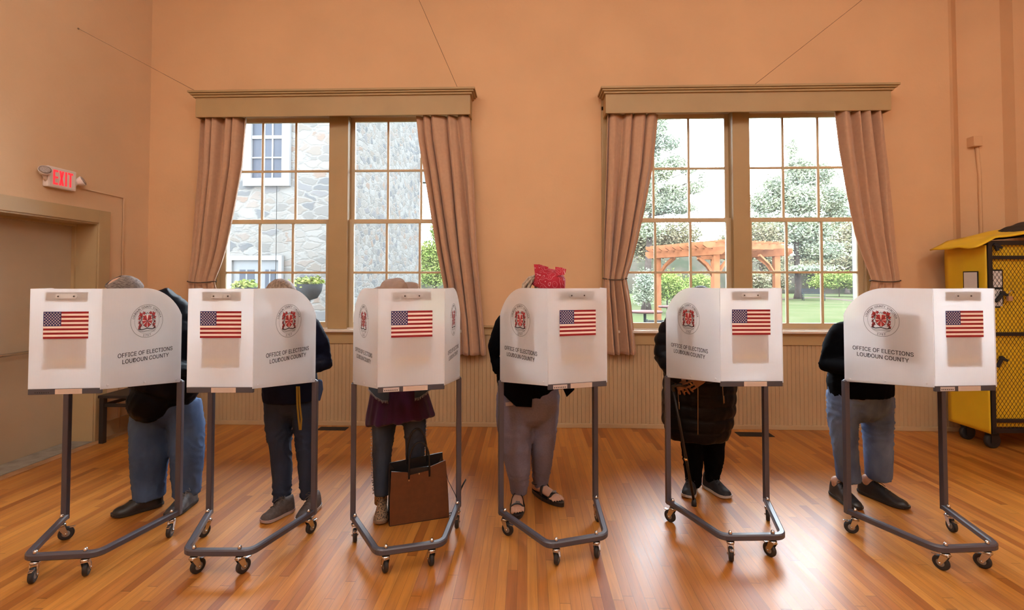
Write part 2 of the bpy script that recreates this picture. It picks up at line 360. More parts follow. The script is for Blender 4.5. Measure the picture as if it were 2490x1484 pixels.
# shallow canted recess at the far right and the pier beyond it
nz_ = [(4.45, WY), (4.50, WY + 0.02), (4.68, WY + 0.17), (5.03, WY + 0.05), (5.05, WY - 0.06), (RX, WY - 0.06), (RX, T1 + 0.15), (4.45, T1 + 0.15)]
n = len(nz_); wb.add([(x, y, 0) for x, y in nz_] + [(x, y, CEILZ) for x, y in nz_], [tuple(range(n - 1, -1, -1)), tuple(range(n, 2 * n))] + [(i, (i + 1) % n, (i + 1) % n + n, i + n) for i in range(n)], wall_m)
struct(wb.build('wall_back'))
DY0, DY1, DZ = 2.75, 4.45, 2.11
wl = MB(); wl.box((WX - 0.3, BYK, 0), (WX, DY0, CEILZ), wall_l); wl.box((WX - 0.3, DY1, 0), (WX, WY, CEILZ), wall_l); wl.box((WX - 0.3, DY0, DZ), (WX, DY1, CEILZ), wall_l)
struct(wl.build('wall_left'))
wr = MB(); wr.box((RX, BYK, 0), (RX + 0.2, WY + 0.4, CEILZ), wall_m); struct(wr.build('wall_right'))
wf = MB(); wf.box((WX - 0.3, BYK - 0.2, 0), (RX + 0.2, BYK, CEILZ), wall_m); struct(wf.build('wall_front'))

# door in the left wall
dr = struct(empty('door_1', (WX, 3.6, 0)), 'beige painted exit door with a steel push bar in a deep frame'); dr.location = (0, 0, 0)
d = MB(); d.box((WX - 0.27, DY0 - 0.01, 0.013), (WX - 0.222, DY1 - 0.006, DZ - 0.006), door_m); d.build('door_leaf', dr)
d = MB()                                                             # casing around the opening
prof = [(0, 0), (0.022, 0), (0.022, 0.118), (0, 0.122)]
d.box((WX, DY1, 0.0), (WX + 0.024, DY1 + 0.125, DZ + 0.125), casing_m, bev=0.004)
d.box((WX, DY0 - 0.125, DZ), (WX + 0.024, DY1, DZ + 0.125), casing_m, bev=0.004)
d.box((WX, DY0 - 0.125, 0.0), (WX + 0.024, DY0, DZ), casing_m, bev=0.004)
d.box((WX - 0.29, DY1 - 0.012, 0.0125), (WX + 0.012, DY1 + 0.001, DZ - 0.0005), casing_m); d.box((WX - 0.289, DY0, DZ - 0.014), (WX + 0.011, DY1 - 0.0125, DZ + 0.001), casing_m)
d.box((WX - 0.221, DY1 - 0.03, 0.0125), (WX - 0.19, DY1 - 0.0125, DZ - 0.036), casing_m); d.box((WX - 0.221, DY0, DZ - 0.035), (WX - 0.189, DY1 - 0.0125, DZ - 0.0145), casing_m)
d.build('casing', dr)
d = MB(); d.box((WX - 0.3, DY0, 0.0005), (WX + 0.012, DY1 - 0.012, 0.012), mat('worn_stone_threshold', (0.30, 0.26, 0.21), 0.8, var=0.2, vscale=9)); d.build('threshold', dr)
d = MB(); bx = WX - 0.15
d.tube([(bx - 0.07, 4.20, 0.93), (bx, 4.17, 0.93), (bx, 3.0, 0.93), (bx - 0.07, 2.97, 0.93)], 0.014, chrome_m, seg=10)
d.box((WX - 0.222, 4.14, 0.88), (WX - 0.17, 4.24, 0.99), chrome_m, bev=0.006); d.build('push_bar', dr)
# shallow moulding strip (conduit) over and beside the door
c = MB(); c.tube([(WX + 0.008, 4.19, 2.415), (WX + 0.008, 4.735, 2.405), (WX + 0.008, 4.735, 0.05)], 0.008, wall_l, seg=8); struct(c.build('trim_1'), 'painted conduit running beside the door')
c = MB(); c.box((WX, 4.575, 0), (WX + 0.015, WY, 0.16), wains_m, bev=0.004); c.box((WX, BYK, 0), (WX + 0.015, DY0 - 0.125, 0.16), wains_m, bev=0.004); struct(c.build('baseboard_left'))
c = MB(); c.box((WX + 0.001, DY0 - 0.3, 0.0), (WX + 0.10, 4.9, 0.006), mat('worn_floor_border', (0.42, 0.22, 0.10), 0.5, var=0.2, vscale=8)); struct(c.build('trim_2'))

# wainscot: vertical beadboard with V grooves, chair rail, floor strip
c = MB()
def beads(x0, x1, yf, z0, z1):
    pts = []; x = x0; p = 0.042
    while x < x1:
        e = min(x + p, x1); pts += [(x, yf + 0.005), (min(x + 0.0035, e), yf), (max(e - 0.0035, x), yf)]
        x += p
    pts.append((x1, yf + 0.005)); k = len(pts)
    c.add([(a, b, z0) for a, b in pts] + [(a, b, z1) for a, b in pts], [(i, i + 1, i + 1 + k, i + k) for i in range(k - 1)], wains_m)
    c.add([(x0, yf, z0), (x1, yf, z0), (x1, WY + 0.01, z0), (x0, WY + 0.01, z0), (x0, yf, z1), (x1, yf, z1), (x1, WY + 0.01, z1), (x0, WY + 0.01, z1)], [(3, 2, 1, 0), (4, 5, 6, 7), (0, 4, 7, 3), (1, 2, 6, 5), (2, 3, 7, 6)], wains_m)
beads(WX, 4.45, WY - 0.018, 0.0, 0.985)
struct(c.build('wall_wainscot'), 'tan beadboard wainscot under the windows')
def beam(nm, lo, hi, m_, bev=0.005, par=None):
    q = MB(); q.box(lo, hi, m_, bev=bev); o = q.build(nm, par)
    if par is None: struct(o)
    return o
beam('trim_3', (WX, WY - 0.035, 0.0), (4.45, WY - 0.012, 0.045), wains_m)
q = MB()
for a, b in ((WX, W1[0] - 0.10), (W1[1] + 0.10, W2[0] - 0.10), (W2[1] + 0.10, 4.45)):
    q.box((a, WY - 0.032, 0.975), (b, WY, 1.052), trim_m, bev=0.004); q.box((a, WY - 0.055, 1.052), (b, WY, 1.072), trim_m, bev=0.006)
struct(q.build('trim_4'), 'tan chair rail along the back wall')

# windows: two sash pairs in each opening
def window(nm, x0, x1, mx0, mx1, sashes):
    w = struct(empty(nm, (0, 0, 0)))
    q = MB(); yf = WY
    q.box((x0 - 0.11, yf - 0.022, WZ[0]), (x0 + 0.012, yf + 0.004, WZ[1]), trim_m, bev=0.004)
    q.box((x1 - 0.012, yf - 0.022, WZ[0]), (x1 + 0.11, yf + 0.004, WZ[1]), trim_m, bev=0.004)
    q.box((x0 - 0.11, yf - 0.022, WZ[1] - 0.05), (x1 + 0.11, yf + 0.002, WZ[1] + 0.07), trim_m, bev=0.004)
    q.box((mx0, yf - 0.012, WZ[0]), (mx1, yf + 0.2, WZ[1] - 0.04), trim_m, bev=0.006)
    for e in (x0, x1 - 0.03): q.box((e, yf + 0.002, WZ[0]), (e + 0.03, yf + 0.22, WZ[1]), trim_m)
    q.box((x0, yf + 0.002, WZ[1] - 0.06), (x1, yf + 0.22, WZ[1]), sash_m)
    for a, b in sashes:
        for e in (a - 0.012, b - 0.006): q.box((e, yf + 0.012, WZ[0]), (e + 0.018, yf + 0.045, WZ[1] - 0.06), sash_m, bev=0.004)
    q.build('window_frame', w)
    q = MB(); q.box((x0 - 0.16, yf - 0.075, WZ[0] - 0.03), (x1 + 0.16, yf + 0.02, WZ[0]), sill_m, bev=0.009)
    q.box((x0, yf, WZ[0] - 0.02), (x1, yf + 0.3, WZ[0] + 0.012), sill_m); q.build('window_sill', w)
    q = MB(); q.box((x0 - 0.12, yf - 0.03, 0.875), (x1 + 0.12, yf, WZ[0] - 0.03), trim_m, bev=0.005); q.box((x0 - 0.13, yf - 0.045, WZ[0] - 0.05), (x1 + 0.13, yf, WZ[0] - 0.028), trim_m, bev=0.005); q.build('apron', w)
    for a, b in sashes:
        for up in (False, True):
            yy = yf + (0.095 if up else 0.05); z0, z1 = (2.185, 3.365) if up else (1.042, 2.225)
            ex = 0.0 if up else 0.008
            st = 0.052; q = MB(); q.box((a, yy, z0), (a + st + ex, yy + 0.036, z1), sash_m, bev=0.003); q.box((b - st - ex, yy, z0), (b, yy + 0.036, z1), sash_m, bev=0.003)
            rb = 0.04 if up else 0.058
            e0, e1 = a + st + ex - 0.002, b - st - ex + 0.002; q.box((e0, yy + 0.001, z0), (e1, yy + 0.035, z0 + rb), sash_m, bev=0.003); q.box((e0, yy + 0.001, z1 - 0.045), (e1, yy + 0.035, z1), sash_m, bev=0.003)
            pw = (b - a - 2 * (st + ex)) / 3
            for i in (1, 2): xx = a + st + ex + pw * i; q.box((xx - 0.012, yy + 0.004, z0 + 0.02), (xx + 0.012, yy + 0.032, z1 - 0.02), sash_m, bev=0.004)
            zm = (z0 + rb + z1 - 0.045) / 2; q.box((a + 0.02, yy + 0.006, zm - 0.012), (b - 0.02, yy + 0.030, zm + 0.012), sash_m, bev=0.004)
            so = q.build('sash', w)
            g = MB(); g.box((a + 0.02, yy + 0.017, z0 + 0.015), (b - 0.02, yy + 0.021, z1 - 0.02), glass_m); g.build('glass', so)
    return w
window('window_1', W1[0], W1[1], -2.155, -1.945, [(-3.385, -2.145), (-1.958, -0.745)])
window('window_2', W2[0], W2[1], 2.185, 2.365, [(0.945, 2.195), (2.345, 3.565)])

# pelmets over the curtains
def pelmet(pxl, pyl, pxr, pyr, pb_l, pb_r, label):
    yf = 4.88
    a = P(pxl, pyl, yf); b = P(pxr, pyr, yf); z1 = (a.z + b.z) / 2; z0 = (P(*pb_l, yf).z + P(*pb_r, yf).z) / 2
    xa = P(*pb_l, yf).x; xb = P(*pb_r, yf).x
    e = empty('pelmet', ((xa + xb) / 2, WY, z0)); o = -e.location
    q = MB(); T = Matrix.Translation(o)
    q.box((xa, yf, z0), (xb, yf + 0.02, z1), trim_m, bev=0.003, T=T); q.box((xa + 0.001, yf + 0.018, z0 + 0.001), (xa + 0.02, WY, z1), trim_m, T=T); q.box((xb - 0.02, yf + 0.018, z0 + 0.001), (xb - 0.001, WY, z1), trim_m, T=T)
    q.build('fascia', e)
    q = MB(); q.box((xa - 0.055, yf - 0.055, z1), (xb + 0.055, WY, z1 + 0.022), trim_m, bev=0.004, T=T); q.box((xa - 0.04, yf - 0.04, z1 - 0.018), (xb + 0.04, WY, z1), trim_m, bev=0.006, T=T); q.box((xa - 0.02, yf - 0.02, z1 - 0.04), (xb + 0.02, WY, z1 - 0.018), trim_m, bev=0.006, T=T)
    q.build('cornice', e)
    tag(e, label, 'curtain pelmet'); return e, z0, z1, xa, xb
pe1 = pelmet(475, 226, 1143, 224, (475, 283), (1143, 280), 'tan boxed pelmet over the window facing the stone house')
pe2 = pelmet(1473, 219, 2168, 211, (1473, 276), (2168, 267), 'tan boxed pelmet over the window facing the lawn and pergola')

curt_m = mat('rose_beige_curtain', (0.52, 0.305, 0.185), 0.85, var=0.04, vscale=30, bump=0.1, bscale=400, sheen=0.3)
def curve_at(c, y):
    for (x0, y0), (x1, y1) in zip(c, c[1:]):
        if y <= y1: t = (y - y0) / (y1 - y0); t = max(0, t); return x0 + (x1 - x0) * t
    return c[-1][0]
def curtain(L, R, folds, seed, label, tie=None, Y=4.955, edge_light=True):
    y0, y1 = L[0][1], L[-1][1]; q = MB()
    rnd = random.Random(seed); ph = [rnd.uniform(0, 6.28) for _ in range(4)]
    Y += rnd.uniform(-0.01, 0.01)
    def fn(u, v):
        py = y0 + (y1 - y0) * v; xl = curve_at(L, py); xr = curve_at(R, py)
        uu = u + 0.035 * math.sin(5 * u * PI + ph[0] + v * 1.3) + 0.02 * math.sin(11 * u + ph[1] - v * 2)
        a = 0.036 + 0.014 * math.sin(v * 3 + ph[2])
        wv = math.sin(2 * PI * folds * uu + 0.5 * math.sin(v * 2.2 + ph[3]))
        dy = a * (wv + 0.28 * math.sin(4 * PI * folds * uu + ph[1] + v))
        if tie:
            k = math.exp(-((py - tie) / 42.0) ** 2); dy *= 1 - 0.35 * k; dy -= 0.018 * k
        p = P(xl + (xr - xl) * min(1, max(0, u + 0.012 * math.cos(2 * PI * folds * uu))), py, Y)
        return (p.x, Y + dy, p.z)
    q.grid(fn, 170, 70, curt_m)
    o = q.build('curtain', solid=0.006)
    e = None
    if tie is not None:
        xl, xr = curve_at(L, tie), curve_at(R, tie); k = MB(); a, b = P(xl, tie, Y), P(xr, tie, Y)
        c_ = (a + b) / 2; rx = abs(b.x - a.x) / 2 + 0.004
        k.tube([(c_.x + rx * math.cos(t), Y + 0.062 * math.sin(t), c_.z + 0.008 * math.cos(2 * t)) for t in [2 * PI * i / 24 for i in range(24)]], 0.006, mat('dark_tieback_cord', (0.09, 0.05, 0.03), 0.8), seg=8, closed=True)
        k.build('tieback', o)
    return tag(o, label, 'curtain')
# straight outer drop and gathered inner part of each side
curtain([(485, 284), (478, 420), (466, 560), (457, 700), (455, 862)], [(598, 284), (588, 400), (570, 500), (550, 600), (536, 650), (524, 685), (532, 720), (545, 862)], 4.6, 3, 'rose beige curtain drawn aside nearest the door corner', tie=686)
curtain([(1010, 282), (1016, 340), (1030, 420), (1050, 540), (1064, 620), (1078, 690), (1092, 780), (1096, 864)], [(1141, 282), (1150, 420), (1158, 600), (1168, 720), (1181, 862)], 4.2, 11, 'rose beige curtain hanging beside the stone house view, right of the windows')
curtain([(1476, 276), (1473, 420), (1468, 600), (1466, 720), (1474, 862)], [(1603, 272), (1590, 400), (1572, 500), (1552, 590), (1538, 640), (1524, 678), (1537, 740), (1549, 858)], 4.2, 23, 'rose beige curtain tied back in front of the window with the pergola', tie=679)
curtain([(2032, 269), (2042, 360), (2060, 470), (2080, 570), (2100, 630), (2117, 684), (2108, 730), (2098, 862)], [(2151, 269), (2166, 400), (2178, 540), (2188, 690), (2196, 862)], 4.6, 31, 'rose beige curtain tied back nearest the yellow ballot cage', tie=684)
# gauzy white lining edge seen along the window side of the outermost curtain
# suspension wires from the pelmets
wire_m = mat('thin_grey_wire', (0.22, 0.14, 0.08), 0.6)
def wire(a, b, label):
    q = MB(); q.tube([a, b], 0.0018, wire_m, seg=6); q.ball(a, 0.007, wire_m, seg=8, rings=6); q.ball(b, 0.008, wire_m, seg=8, rings=6)
    tag(q.build('support_wire'), label, 'wire')
zt = pe1[2] + 0.03
def to_ceiling(a, b): d_ = b - a; return a + d_ * ((CEILZ - 0.005 - a.z) / d_.z)
a = P(486, 219, 4.93); a.z = zt; b = P(60, 0, 3.95); t_ = (WX + 0.006 - a.x) / (b.x - a.x); wire(a, a + (b - a) * t_, 'thin wire from the pelmet end nearest the door to the wall above the exit sign')
a = P(1115, 218, 4.93); a.z = zt; wire(a, to_ceiling(a, P(1019, 0, 4.25)), 'steep thin wire rising from the pelmet of the stone house window')
a = P(1826, 206, 4.93); a.z = pe2[2] + 0.03; wire(a, to_ceiling(a, P(2096, 0, 4.25)), 'thin wire rising from the middle of the pelmet over the lawn window')
# small wall box with conduit at the right
q = MB(); zc = 3.0; bx_ = 4.79; by_ = WY + 0.125
q.box((bx_ - 0.045, by_ - 0.06, 2.98), (bx_ + 0.045, by_ + 0.03, 3.09), wall_m, bev=0.006); bo = q.build('junction_box')
q = MB(); q.tube([(bx_ + 0.025, by_ - 0.015, 2.98), (bx_ + 0.045, by_ - 0.015, 2.7), (bx_ + 0.045, by_ - 0.015, 0.3)], 0.017, wall_m, seg=10); q.build('conduit', bo)
tag(bo, 'small painted junction box with conduit high in the wall recess above the yellow cage', 'electrical box')

# exit sign with two emergency lamp heads
ex = empty('exit_sign', (WX, 4.05, 2.455))
def emis(name, c_, s_):
    m = bpy.data.materials.new(name); m.use_nodes = True; b = m.node_tree.nodes['Principled BSDF']; b.inputs['Base Color'].default_value = (*c_, 1); b.inputs['Emission Color'].default_value = (*c_, 1); b.inputs['Emission Strength'].default_value = s_; return m
exw = mat('white_sign_plastic', (0.80, 0.70, 0.64), 0.4); exr = emis('lit_red_letters', (1.0, 0.035, 0.05), 0.85)
TE = Matrix.Rotation(PI / 2, 4, 'Z')          # local +x of the art runs along +y, facing +x
q = MB(); q.box((-0.13, -0.055, -0.092), (0.13, 0.0, 0.092), exw, bev=0.016, T=TE); q.build('housing', ex)
q = MB(); Ly = 0.13
def bar4(pts): q.add([uv3(x, y, 0.0565) for x, y in pts], [tuple(range(len(pts)))], exr, T=TE)
h2 = 0.064; s_ = 0.017
def rect(x0, y0, x1, y1): bar4([(x0, y0), (x1, y0), (x1, y1), (x0, y1)])
x = -0.088; rect(x, -h2, x + s_, h2)
for yy in (-h2, -s_ / 2, h2 - s_): rect(x + s_, yy, x + 0.044, yy + s_)
x = -0.036; bar4([(x, -h2), (x + 0.019, -h2), (x + 0.046, h2), (x + 0.027, h2)]); bar4([(x + 0.027, -h2), (x + 0.046, -h2), (x + 0.019, h2), (x, h2)])
x = 0.019; rect(x, -h2, x + s_, h2)
x = 0.044; rect(x, h2 - s_, x + 0.048, h2); rect(x + 0.0155, -h2, x + 0.0325, h2 - s_)
q.build('exit_lettering', ex)
lens_m = mat('frosted_lamp_lens', (0.35, 0.28, 0.25), 0.25, var=0.2, vscale=120)
for sy, rz in ((-1, -35), (1, 30)):
    R_ = Matrix.Rotation(math.radians(rz), 4, 'Z') @ Matrix.Rotation(math.radians(62), 4, 'Y'); Tq = Matrix.Translation((0.06, sy * 0.165, 0.02 + (0.012 if sy < 0 else -0.01))) @ R_
    q = MB(); q.lathe([(0.018, -0.04), (0.036, -0.02), (0.045, 0.01), (0.045, 0.018)], exw, T=Tq); q.tube([(0.03, sy * 0.12, -0.04), (0.045, sy * 0.155, 0.0)], 0.014, exw)
    lh = q.build('lamp_head', ex); q = MB(); q.lathe([(0.0415, 0.0185), (0.03, 0.026), (0.005, 0.029)], lens_m, T=Tq); q.build('lens', lh)
tag(ex, 'white exit sign with red letters and two lamp heads above the door', 'exit sign')

# floor registers
for (xc, yc, w, dd, rz, lab) in ((-2.03, 4.93, 0.30, 0.11, 0.0, 'black floor vent by the wainscot behind the second voting booth'), (2.29, 4.88, 0.34, 0.13, -0.02, 'black floor vent by the wainscot behind the puffer coat voter')):
    q = MB(); q.box((-w / 2, -dd / 2, 0.0), (w / 2, dd / 2, 0.004), mat('vent_metal', (0.02, 0.015, 0.012), 0.6))
    for i in range(22): xx = -w / 2 + 0.012 + i * (w - 0.024) / 21; q.box((xx - 0.0025, -dd / 2 + 0.01, 0.004), (xx + 0.0025, dd / 2 - 0.01, 0.0065), mat('vent_metal', (0.02, 0.015, 0.012), 0.6))
    tag(q.build('floor_vent', loc=(xc, yc, 0), rot=(0, 0, rz)), lab, 'floor vent')

# black bench in the door corner
bn = empty('bench', (-3.86, 4.55, 0)); wood_b = mat('black_stained_wood', (0.02, 0.013, 0.010), 0.5)
q = MB(); q.box((-0.22, -0.15, 0.43), (0.42, 0.28, 0.458), wood_b, bev=0.006); q.build('seat', bn)
for sx, sy in ((-0.19, -0.12), (0.38, -0.12), (-0.19, 0.25), (0.38, 0.25)):
    q = MB(); q.box((sx - 0.021, sy - 0.021, 0), (sx + 0.021, sy + 0.021, 0.43), wood_b, bev=0.003); q.build('leg', bn)
q = MB(); q.box((-0.17, -0.13, 0.345), (0.36, -0.11, 0.375), wood_b); q.box((-0.17, 0.24, 0.345), (0.36, 0.26, 0.375), wood_b); q.box((-0.2, -0.10, 0.345), (-0.18, 0.23, 0.375), wood_b); q.build('stretcher', bn)
tag(bn, 'low black wooden bench against the wall behind the first voting booth', 'bench')

# ceiling lamps of the hall (opal glass pendants behind and above the camera)
opal = emis('lit_opal_glass', LAMP_COLOR, LAMP_STRENGTH)
for lx, ly, where in LAMP_SPOTS:
    e = empty('pendant_lamp', (lx, ly, CEILZ))
    q = MB(); q.tube([(0, 0, -0.02), (0, 0, -0.30)], 0.008, black_m, seg=8); q.lathe([(0.06, 0), (0.055, -0.02), (0.01, -0.035)], black_m, seg=16); q.lathe([(0.06, -0.29), (0.06, -0.31)], black_m, seg=16); q.build('stem', e)
    q = MB(); q.lathe([(0.05, -0.31), (0.15, -0.36), (0.19, -0.45), (0.15, -0.54), (0.03, -0.575)], opal, seg=24); q.build('lamp_shade', e)
    tag(e, 'opal glass pendant lamp, ' + where, 'ceiling lamp', 'pendant lamps of the hall')

# ================================================================ OUTSIDE
lawn_m = mat('mown_lawn', (0.0311, 0.0388, 0.0167), spec=0.0, rough=0.95, var=0.0, color2=(0.0440, 0.0457, 0.0240), vscale=0.35, bump=0.3, bscale=9)
q = MB(); q.box((-60, 5.33, -0.5), (90, 140, -0.10), lawn_m); struct(q.build('lawn'))
brush_m = mat('autumn_brush', (0.0186, 0.0211, 0.0137), spec=0.0, rough=0.95, color2=(0.0348, 0.0286, 0.0224), vscale=0.5, bump=1.0, bscale=1.4)
def hill_fn(x0, x1, yb, hgt, seed):
    def fn(u, v):
        x = x0 + (x1 - x0) * u; t = math.sin(v * PI / 2); h = hgt * (0.7 + 0.35 * noise.noise(Vector((x * 0.03, seed, 0))) + 0.08 * noise.noise(Vector((x * 0.4, seed + 3, v * 3))))
        return (x, yb + 30 * (1 - math.cos(v * PI / 2)) + 0.8 * noise.noise(Vector((x * 0.5, v * 9, seed))), -0.12 + h * t + 0.35 * noise.noise(Vector((x * 0.9, v * 12, seed))) * min(1, v * 4))
    return fn
q = MB(); q.grid(hill_fn(-60, 110, 62, 11.0, 1.0), 220, 24, brush_m); struct(q.build('hillside'))

def leaf_mesh(mb, blobs, n, size, material, rnd, flat=0.5):
    """scatter n small leaf sprays through a set of ellipsoids ((c),(r))"""
    vs = []; fs = []; wts = [b[1][0] * b[1][1] * b[1][2] for b in blobs]
    for i in range(n):
        c, r = rnd.choices(blobs, wts)[0]
        while True:
            p = Vector((rnd.uniform(-1, 1), rnd.uniform(-1, 1), rnd.uniform(-1, 1)))
            if p.length <= 1: break
        p = p * (1.0 if rnd.random() < 0.72 else rnd.uniform(1.0, 1.55))
        p = Vector(c) + Vector((p.x * r[0], p.y * r[1], p.z * r[2]))
        a = Vector((rnd.gauss(0, 1), rnd.gauss(0, 1), rnd.gauss(0, flat))).normalized(); b = a.cross(Vector((rnd.gauss(0, 1), rnd.gauss(0, 1), rnd.gauss(0, 1)))).normalized()
        s_ = size * rnd.uniform(0.6, 1.5); k = len(vs)
        vs += [p - a * s_, p + b * s_ * 0.45, p + a * s_, p - b * s_ * 0.45]; fs.append((k, k + 1, k + 2, k + 3))
    mb.add(vs, fs, material)
bark_m = mat('grey_brown_bark', (0.0378, 0.0297, 0.0254), spec=0.0, rough=0.9, var=0.25, vscale=6, bump=0.6, bscale=8)
pine_m = mat('blue_green_needles', (0.1362, 0.1575, 0.1168), spec=0.0, rough=0.9, color2=(0.1991, 0.2130, 0.1370), vscale=0.8)
aut_m = mat('yellowing_leaves', (0.1014, 0.1045, 0.0596), spec=0.0, rough=0.9, color2=(0.1492, 0.1193, 0.0776), vscale=1.2)
grn_m = mat('fresh_green_leaves', (0.0797, 0.1197, 0.0275), spec=0.0, rough=0.8, color2=(0.1433, 0.1619, 0.0489), vscale=3)
def tree(px, base_py, D, trunk_r, blobs_px, n, size, material, label, nm='tree', lean=0.0):
    rnd = random.Random(int(px)); b = P(px, base_py, D); e = empty(nm, (b.x, D, -0.1)); o = e.location
    blobs = []
    top = None
    for (bx, by, rx, rz) in blobs_px:
        c_ = P(bx, by, D); k = D / FPX; dy = rnd.uniform(-0.5, 0.5) * rx * k
        blobs.append(((c_.x - o.x, dy, c_.z - o.z), (rx * k, rx * k, rz * k)))
        if top is None or c_.z - o.z > top.z: top = Vector((c_.x - o.x, dy, c_.z - o.z))
    q = MB(); h = top.z
    q.tube([(0, 0, 0), (0.05 * trunk_r, 0, 0.06 * h), (0.3 * top.x, 0, 0.35 * h), (0.7 * top.x, 0, 0.7 * h), (top.x, 0, h)], [trunk_r * 1.5, trunk_r, trunk_r * 0.8, trunk_r * 0.45, trunk_r * 0.1], bark_m, seg=10)
    for c_, r in blobs:
        zs = min(h * 0.9, max(0.2 * h, c_[2] - abs(c_[0] - top.x) * 0.35)); f_ = zs / h
        q.tube([(top.x * f_, 0, zs), ((top.x * f_ + c_[0]) / 2, c_[1] / 2, (zs + c_[2]) / 2 - 0.1), c_], [trunk_r * 0.3, trunk_r * 0.18, trunk_r * 0.05], bark_m, seg=6)
    q.build('trunk', e)
    q = MB(); leaf_mesh(q, blobs, int(n * 4.6), size * 0.33, material, rnd); q.build('foliage', e)
    return tag(e, label, 'tree')
tree(1941, 726, 44, 0.27, [(1925, 365, 14, 26), (1935, 420, 30, 34), (1885, 450, 32, 20), (2000, 425, 34, 30), (1870, 490, 38, 28), (1930, 490, 48, 34), (2010, 485, 40, 30), (1850, 545, 28, 26), (1905, 560, 50, 32), (1970, 560, 50, 36), (2040, 520, 26, 24), (1990, 610, 50, 22), (1890, 620, 34, 20), (1940, 655, 60, 8)], 15000, 0.34, pine_m, 'tall blue green pine standing on the lawn beside the park bench')
tree(1571, 712, 26, 0.20, [(1596, 300, 26, 44), (1625, 350, 26, 20), (1640, 395, 30, 18), (1600, 420, 34, 26), (1675, 415, 18, 10), (1640, 470, 40, 24), (1690, 455, 26, 16), (1600, 500, 40, 22), (1570, 360, 40, 60), (1545, 460, 46, 60), (1655, 505, 40, 14), (1710, 430, 10, 16), (1575, 560, 30, 20)], 9000, 0.20, pine_m, 'tall ragged pine at the edge of the lawn behind the tied curtain')
tree(1500, 712, 33, 0.2, [(1510, 560, 70, 60), (1590, 590, 60, 40), (1650, 575, 50, 34)], 5000, 0.26, aut_m, 'yellowing tree behind the pergola')
tree(1850, 706, 40, 0.2, [(1850, 580, 50, 36), (1800, 600, 50, 40), (1880, 640, 30, 28)], 4500, 0.3, aut_m, 'olive brown tree behind the right end of the pergola')
tree(2060, 702, 60, 0.25, [(2065, 590, 60, 60), (2010, 640, 60, 26), (2110, 600, 50, 60)], 6000, 0.42, aut_m, 'hazy wooded thicket beyond the lawn at the white post')
tree(1050, 715, 20, 0.10, [(1045, 620, 30, 36), (1080, 560, 34, 40), (1050, 670, 34, 24), (1075, 640, 26, 40)], 4000, 0.13, grn_m, 'bright green young tree beside the stone house')
def shrub(px, py, D, rx, rz, m_, label):
    c_ = P(px, py, D); k = D / FPX; rnd = random.Random(int(px * 3)); e = (c_.x, D, -0.1); q = MB()
    q.tube([(0, 0, 0), (0, 0, max(0.2, c_.z + 0.1))], 0.04, bark_m, seg=6)
    leaf_mesh(q, [((0, 0, c_.z + 0.1), (rx * k, rx * k, rz * k)), ((rx * k * 0.6, 0.2, (c_.z + 0.1) * 0.7), (rx * k * 0.7, rx * k * 0.7, rz * k * 0.8)), ((-rx * k * 0.6, 0, (c_.z + 0.1) * 0.7), (rx * k * 0.7, rx * k * 0.7, rz * k * 0.8))], 8000, 0.009 * D * 0.24, m_, rnd)
    o = q.build('shrub', loc=e); o['kind'] = 'thing'; return tag(o, label, 'shrub')
shrub(1622, 690, 24, 36, 26, grn_m, 'rounded green shrub under the left end of the pergola')
shrub(1568, 690, 23, 22, 30, pine_m, 'dark green columnar shrub at the foot of the ragged pine')
shrub(1700, 690, 27, 34, 22, grn_m, 'green shrub between the pergola posts')
shrub(1830, 678, 34, 30, 16, aut_m, 'tan green shrub just right of the window mullion beyond the pergola')
shrub(2040, 676, 50, 50, 14, grn_m, 'long low green bush at the far side of the lawn')
shrub(1880, 680, 42, 30, 12, aut_m, 'low brown bush behind the pine trunk')

# orange timber pergola
perg = mat('orange_stained_timber', (0.1519, 0.0602, 0.0285), spec=0.0, rough=0.7, var=0.15, vscale=6)
ppD = 13.0; A_ = P(1741, 680, 12.4); pe = empty('pergola', (A_.x, 12.4, -0.1)); ang = math.radians(32)
cL = P(1600, 680, 14.2); cR = P(1888, 680, 13.2)
pl = [Vector((0, 0, 0)), Vector((cL.x - A_.x, 14.2 - 12.4, 0)), Vector((cR.x - A_.x, 13.2 - 12.4, 0))]; pl.append(pl[1] + pl[2])
for p_ in pl: q = MB(); q.box((p_.x - 0.075, p_.y - 0.075, 0), (p_.x + 0.075, p_.y + 0.075, 2.42), perg, bev=0.008); q.build('post', pe)
def timber(mb, a, b, w, h, over=0.0, taper=True):
    d_ = (b - a); L_ = d_.length; d_.normalize(); n_ = Vector((-d_.y, d_.x, 0)); a2 = a - d_ * over; L2 = L_ + 2 * over
    pr = [(0, h * 0.45), (0.12, 0), (L2 - 0.12, 0), (L2, h * 0.45), (L2, h), (0, h)] if taper else [(0, 0), (L2, 0), (L2, h), (0, h)]
    k = len(pr); vs = [a2 + d_ * x_ + n_ * w / 2 + Vector((0, 0, z_)) for x_, z_ in pr] + [a2 + d_ * x_ - n_ * w / 2 + Vector((0, 0, z_)) for x_, z_ in pr]
    mb.add(vs, [tuple(range(k)), tuple(range(2 * k - 1, k - 1, -1))] + [(i + k, (i + 1) % k + k, (i + 1) % k, i) for i in range(k)], perg)
up = Vector((0, 0, 1))
for a, b in ((0, 1), (2, 3)):
    for s_ in (-1, 1):
        q = MB(); nn = (pl[b] - pl[a]).normalized(); off_ = Vector((-nn.y, nn.x, 0)) * 0.095 * s_; timber(q, pl[a] + up * 2.32 + off_, pl[b] + up * 2.32 + off_, 0.04, 0.20, 0.4); q.build('beam', pe)
for i in range(9):
    t = i / 8; q = MB(); timber(q, pl[0].lerp(pl[1], t) + up * 2.50, pl[2].lerp(pl[3], t) + up * 2.50, 0.04, 0.15, 0.42); q.build('rafter', pe)
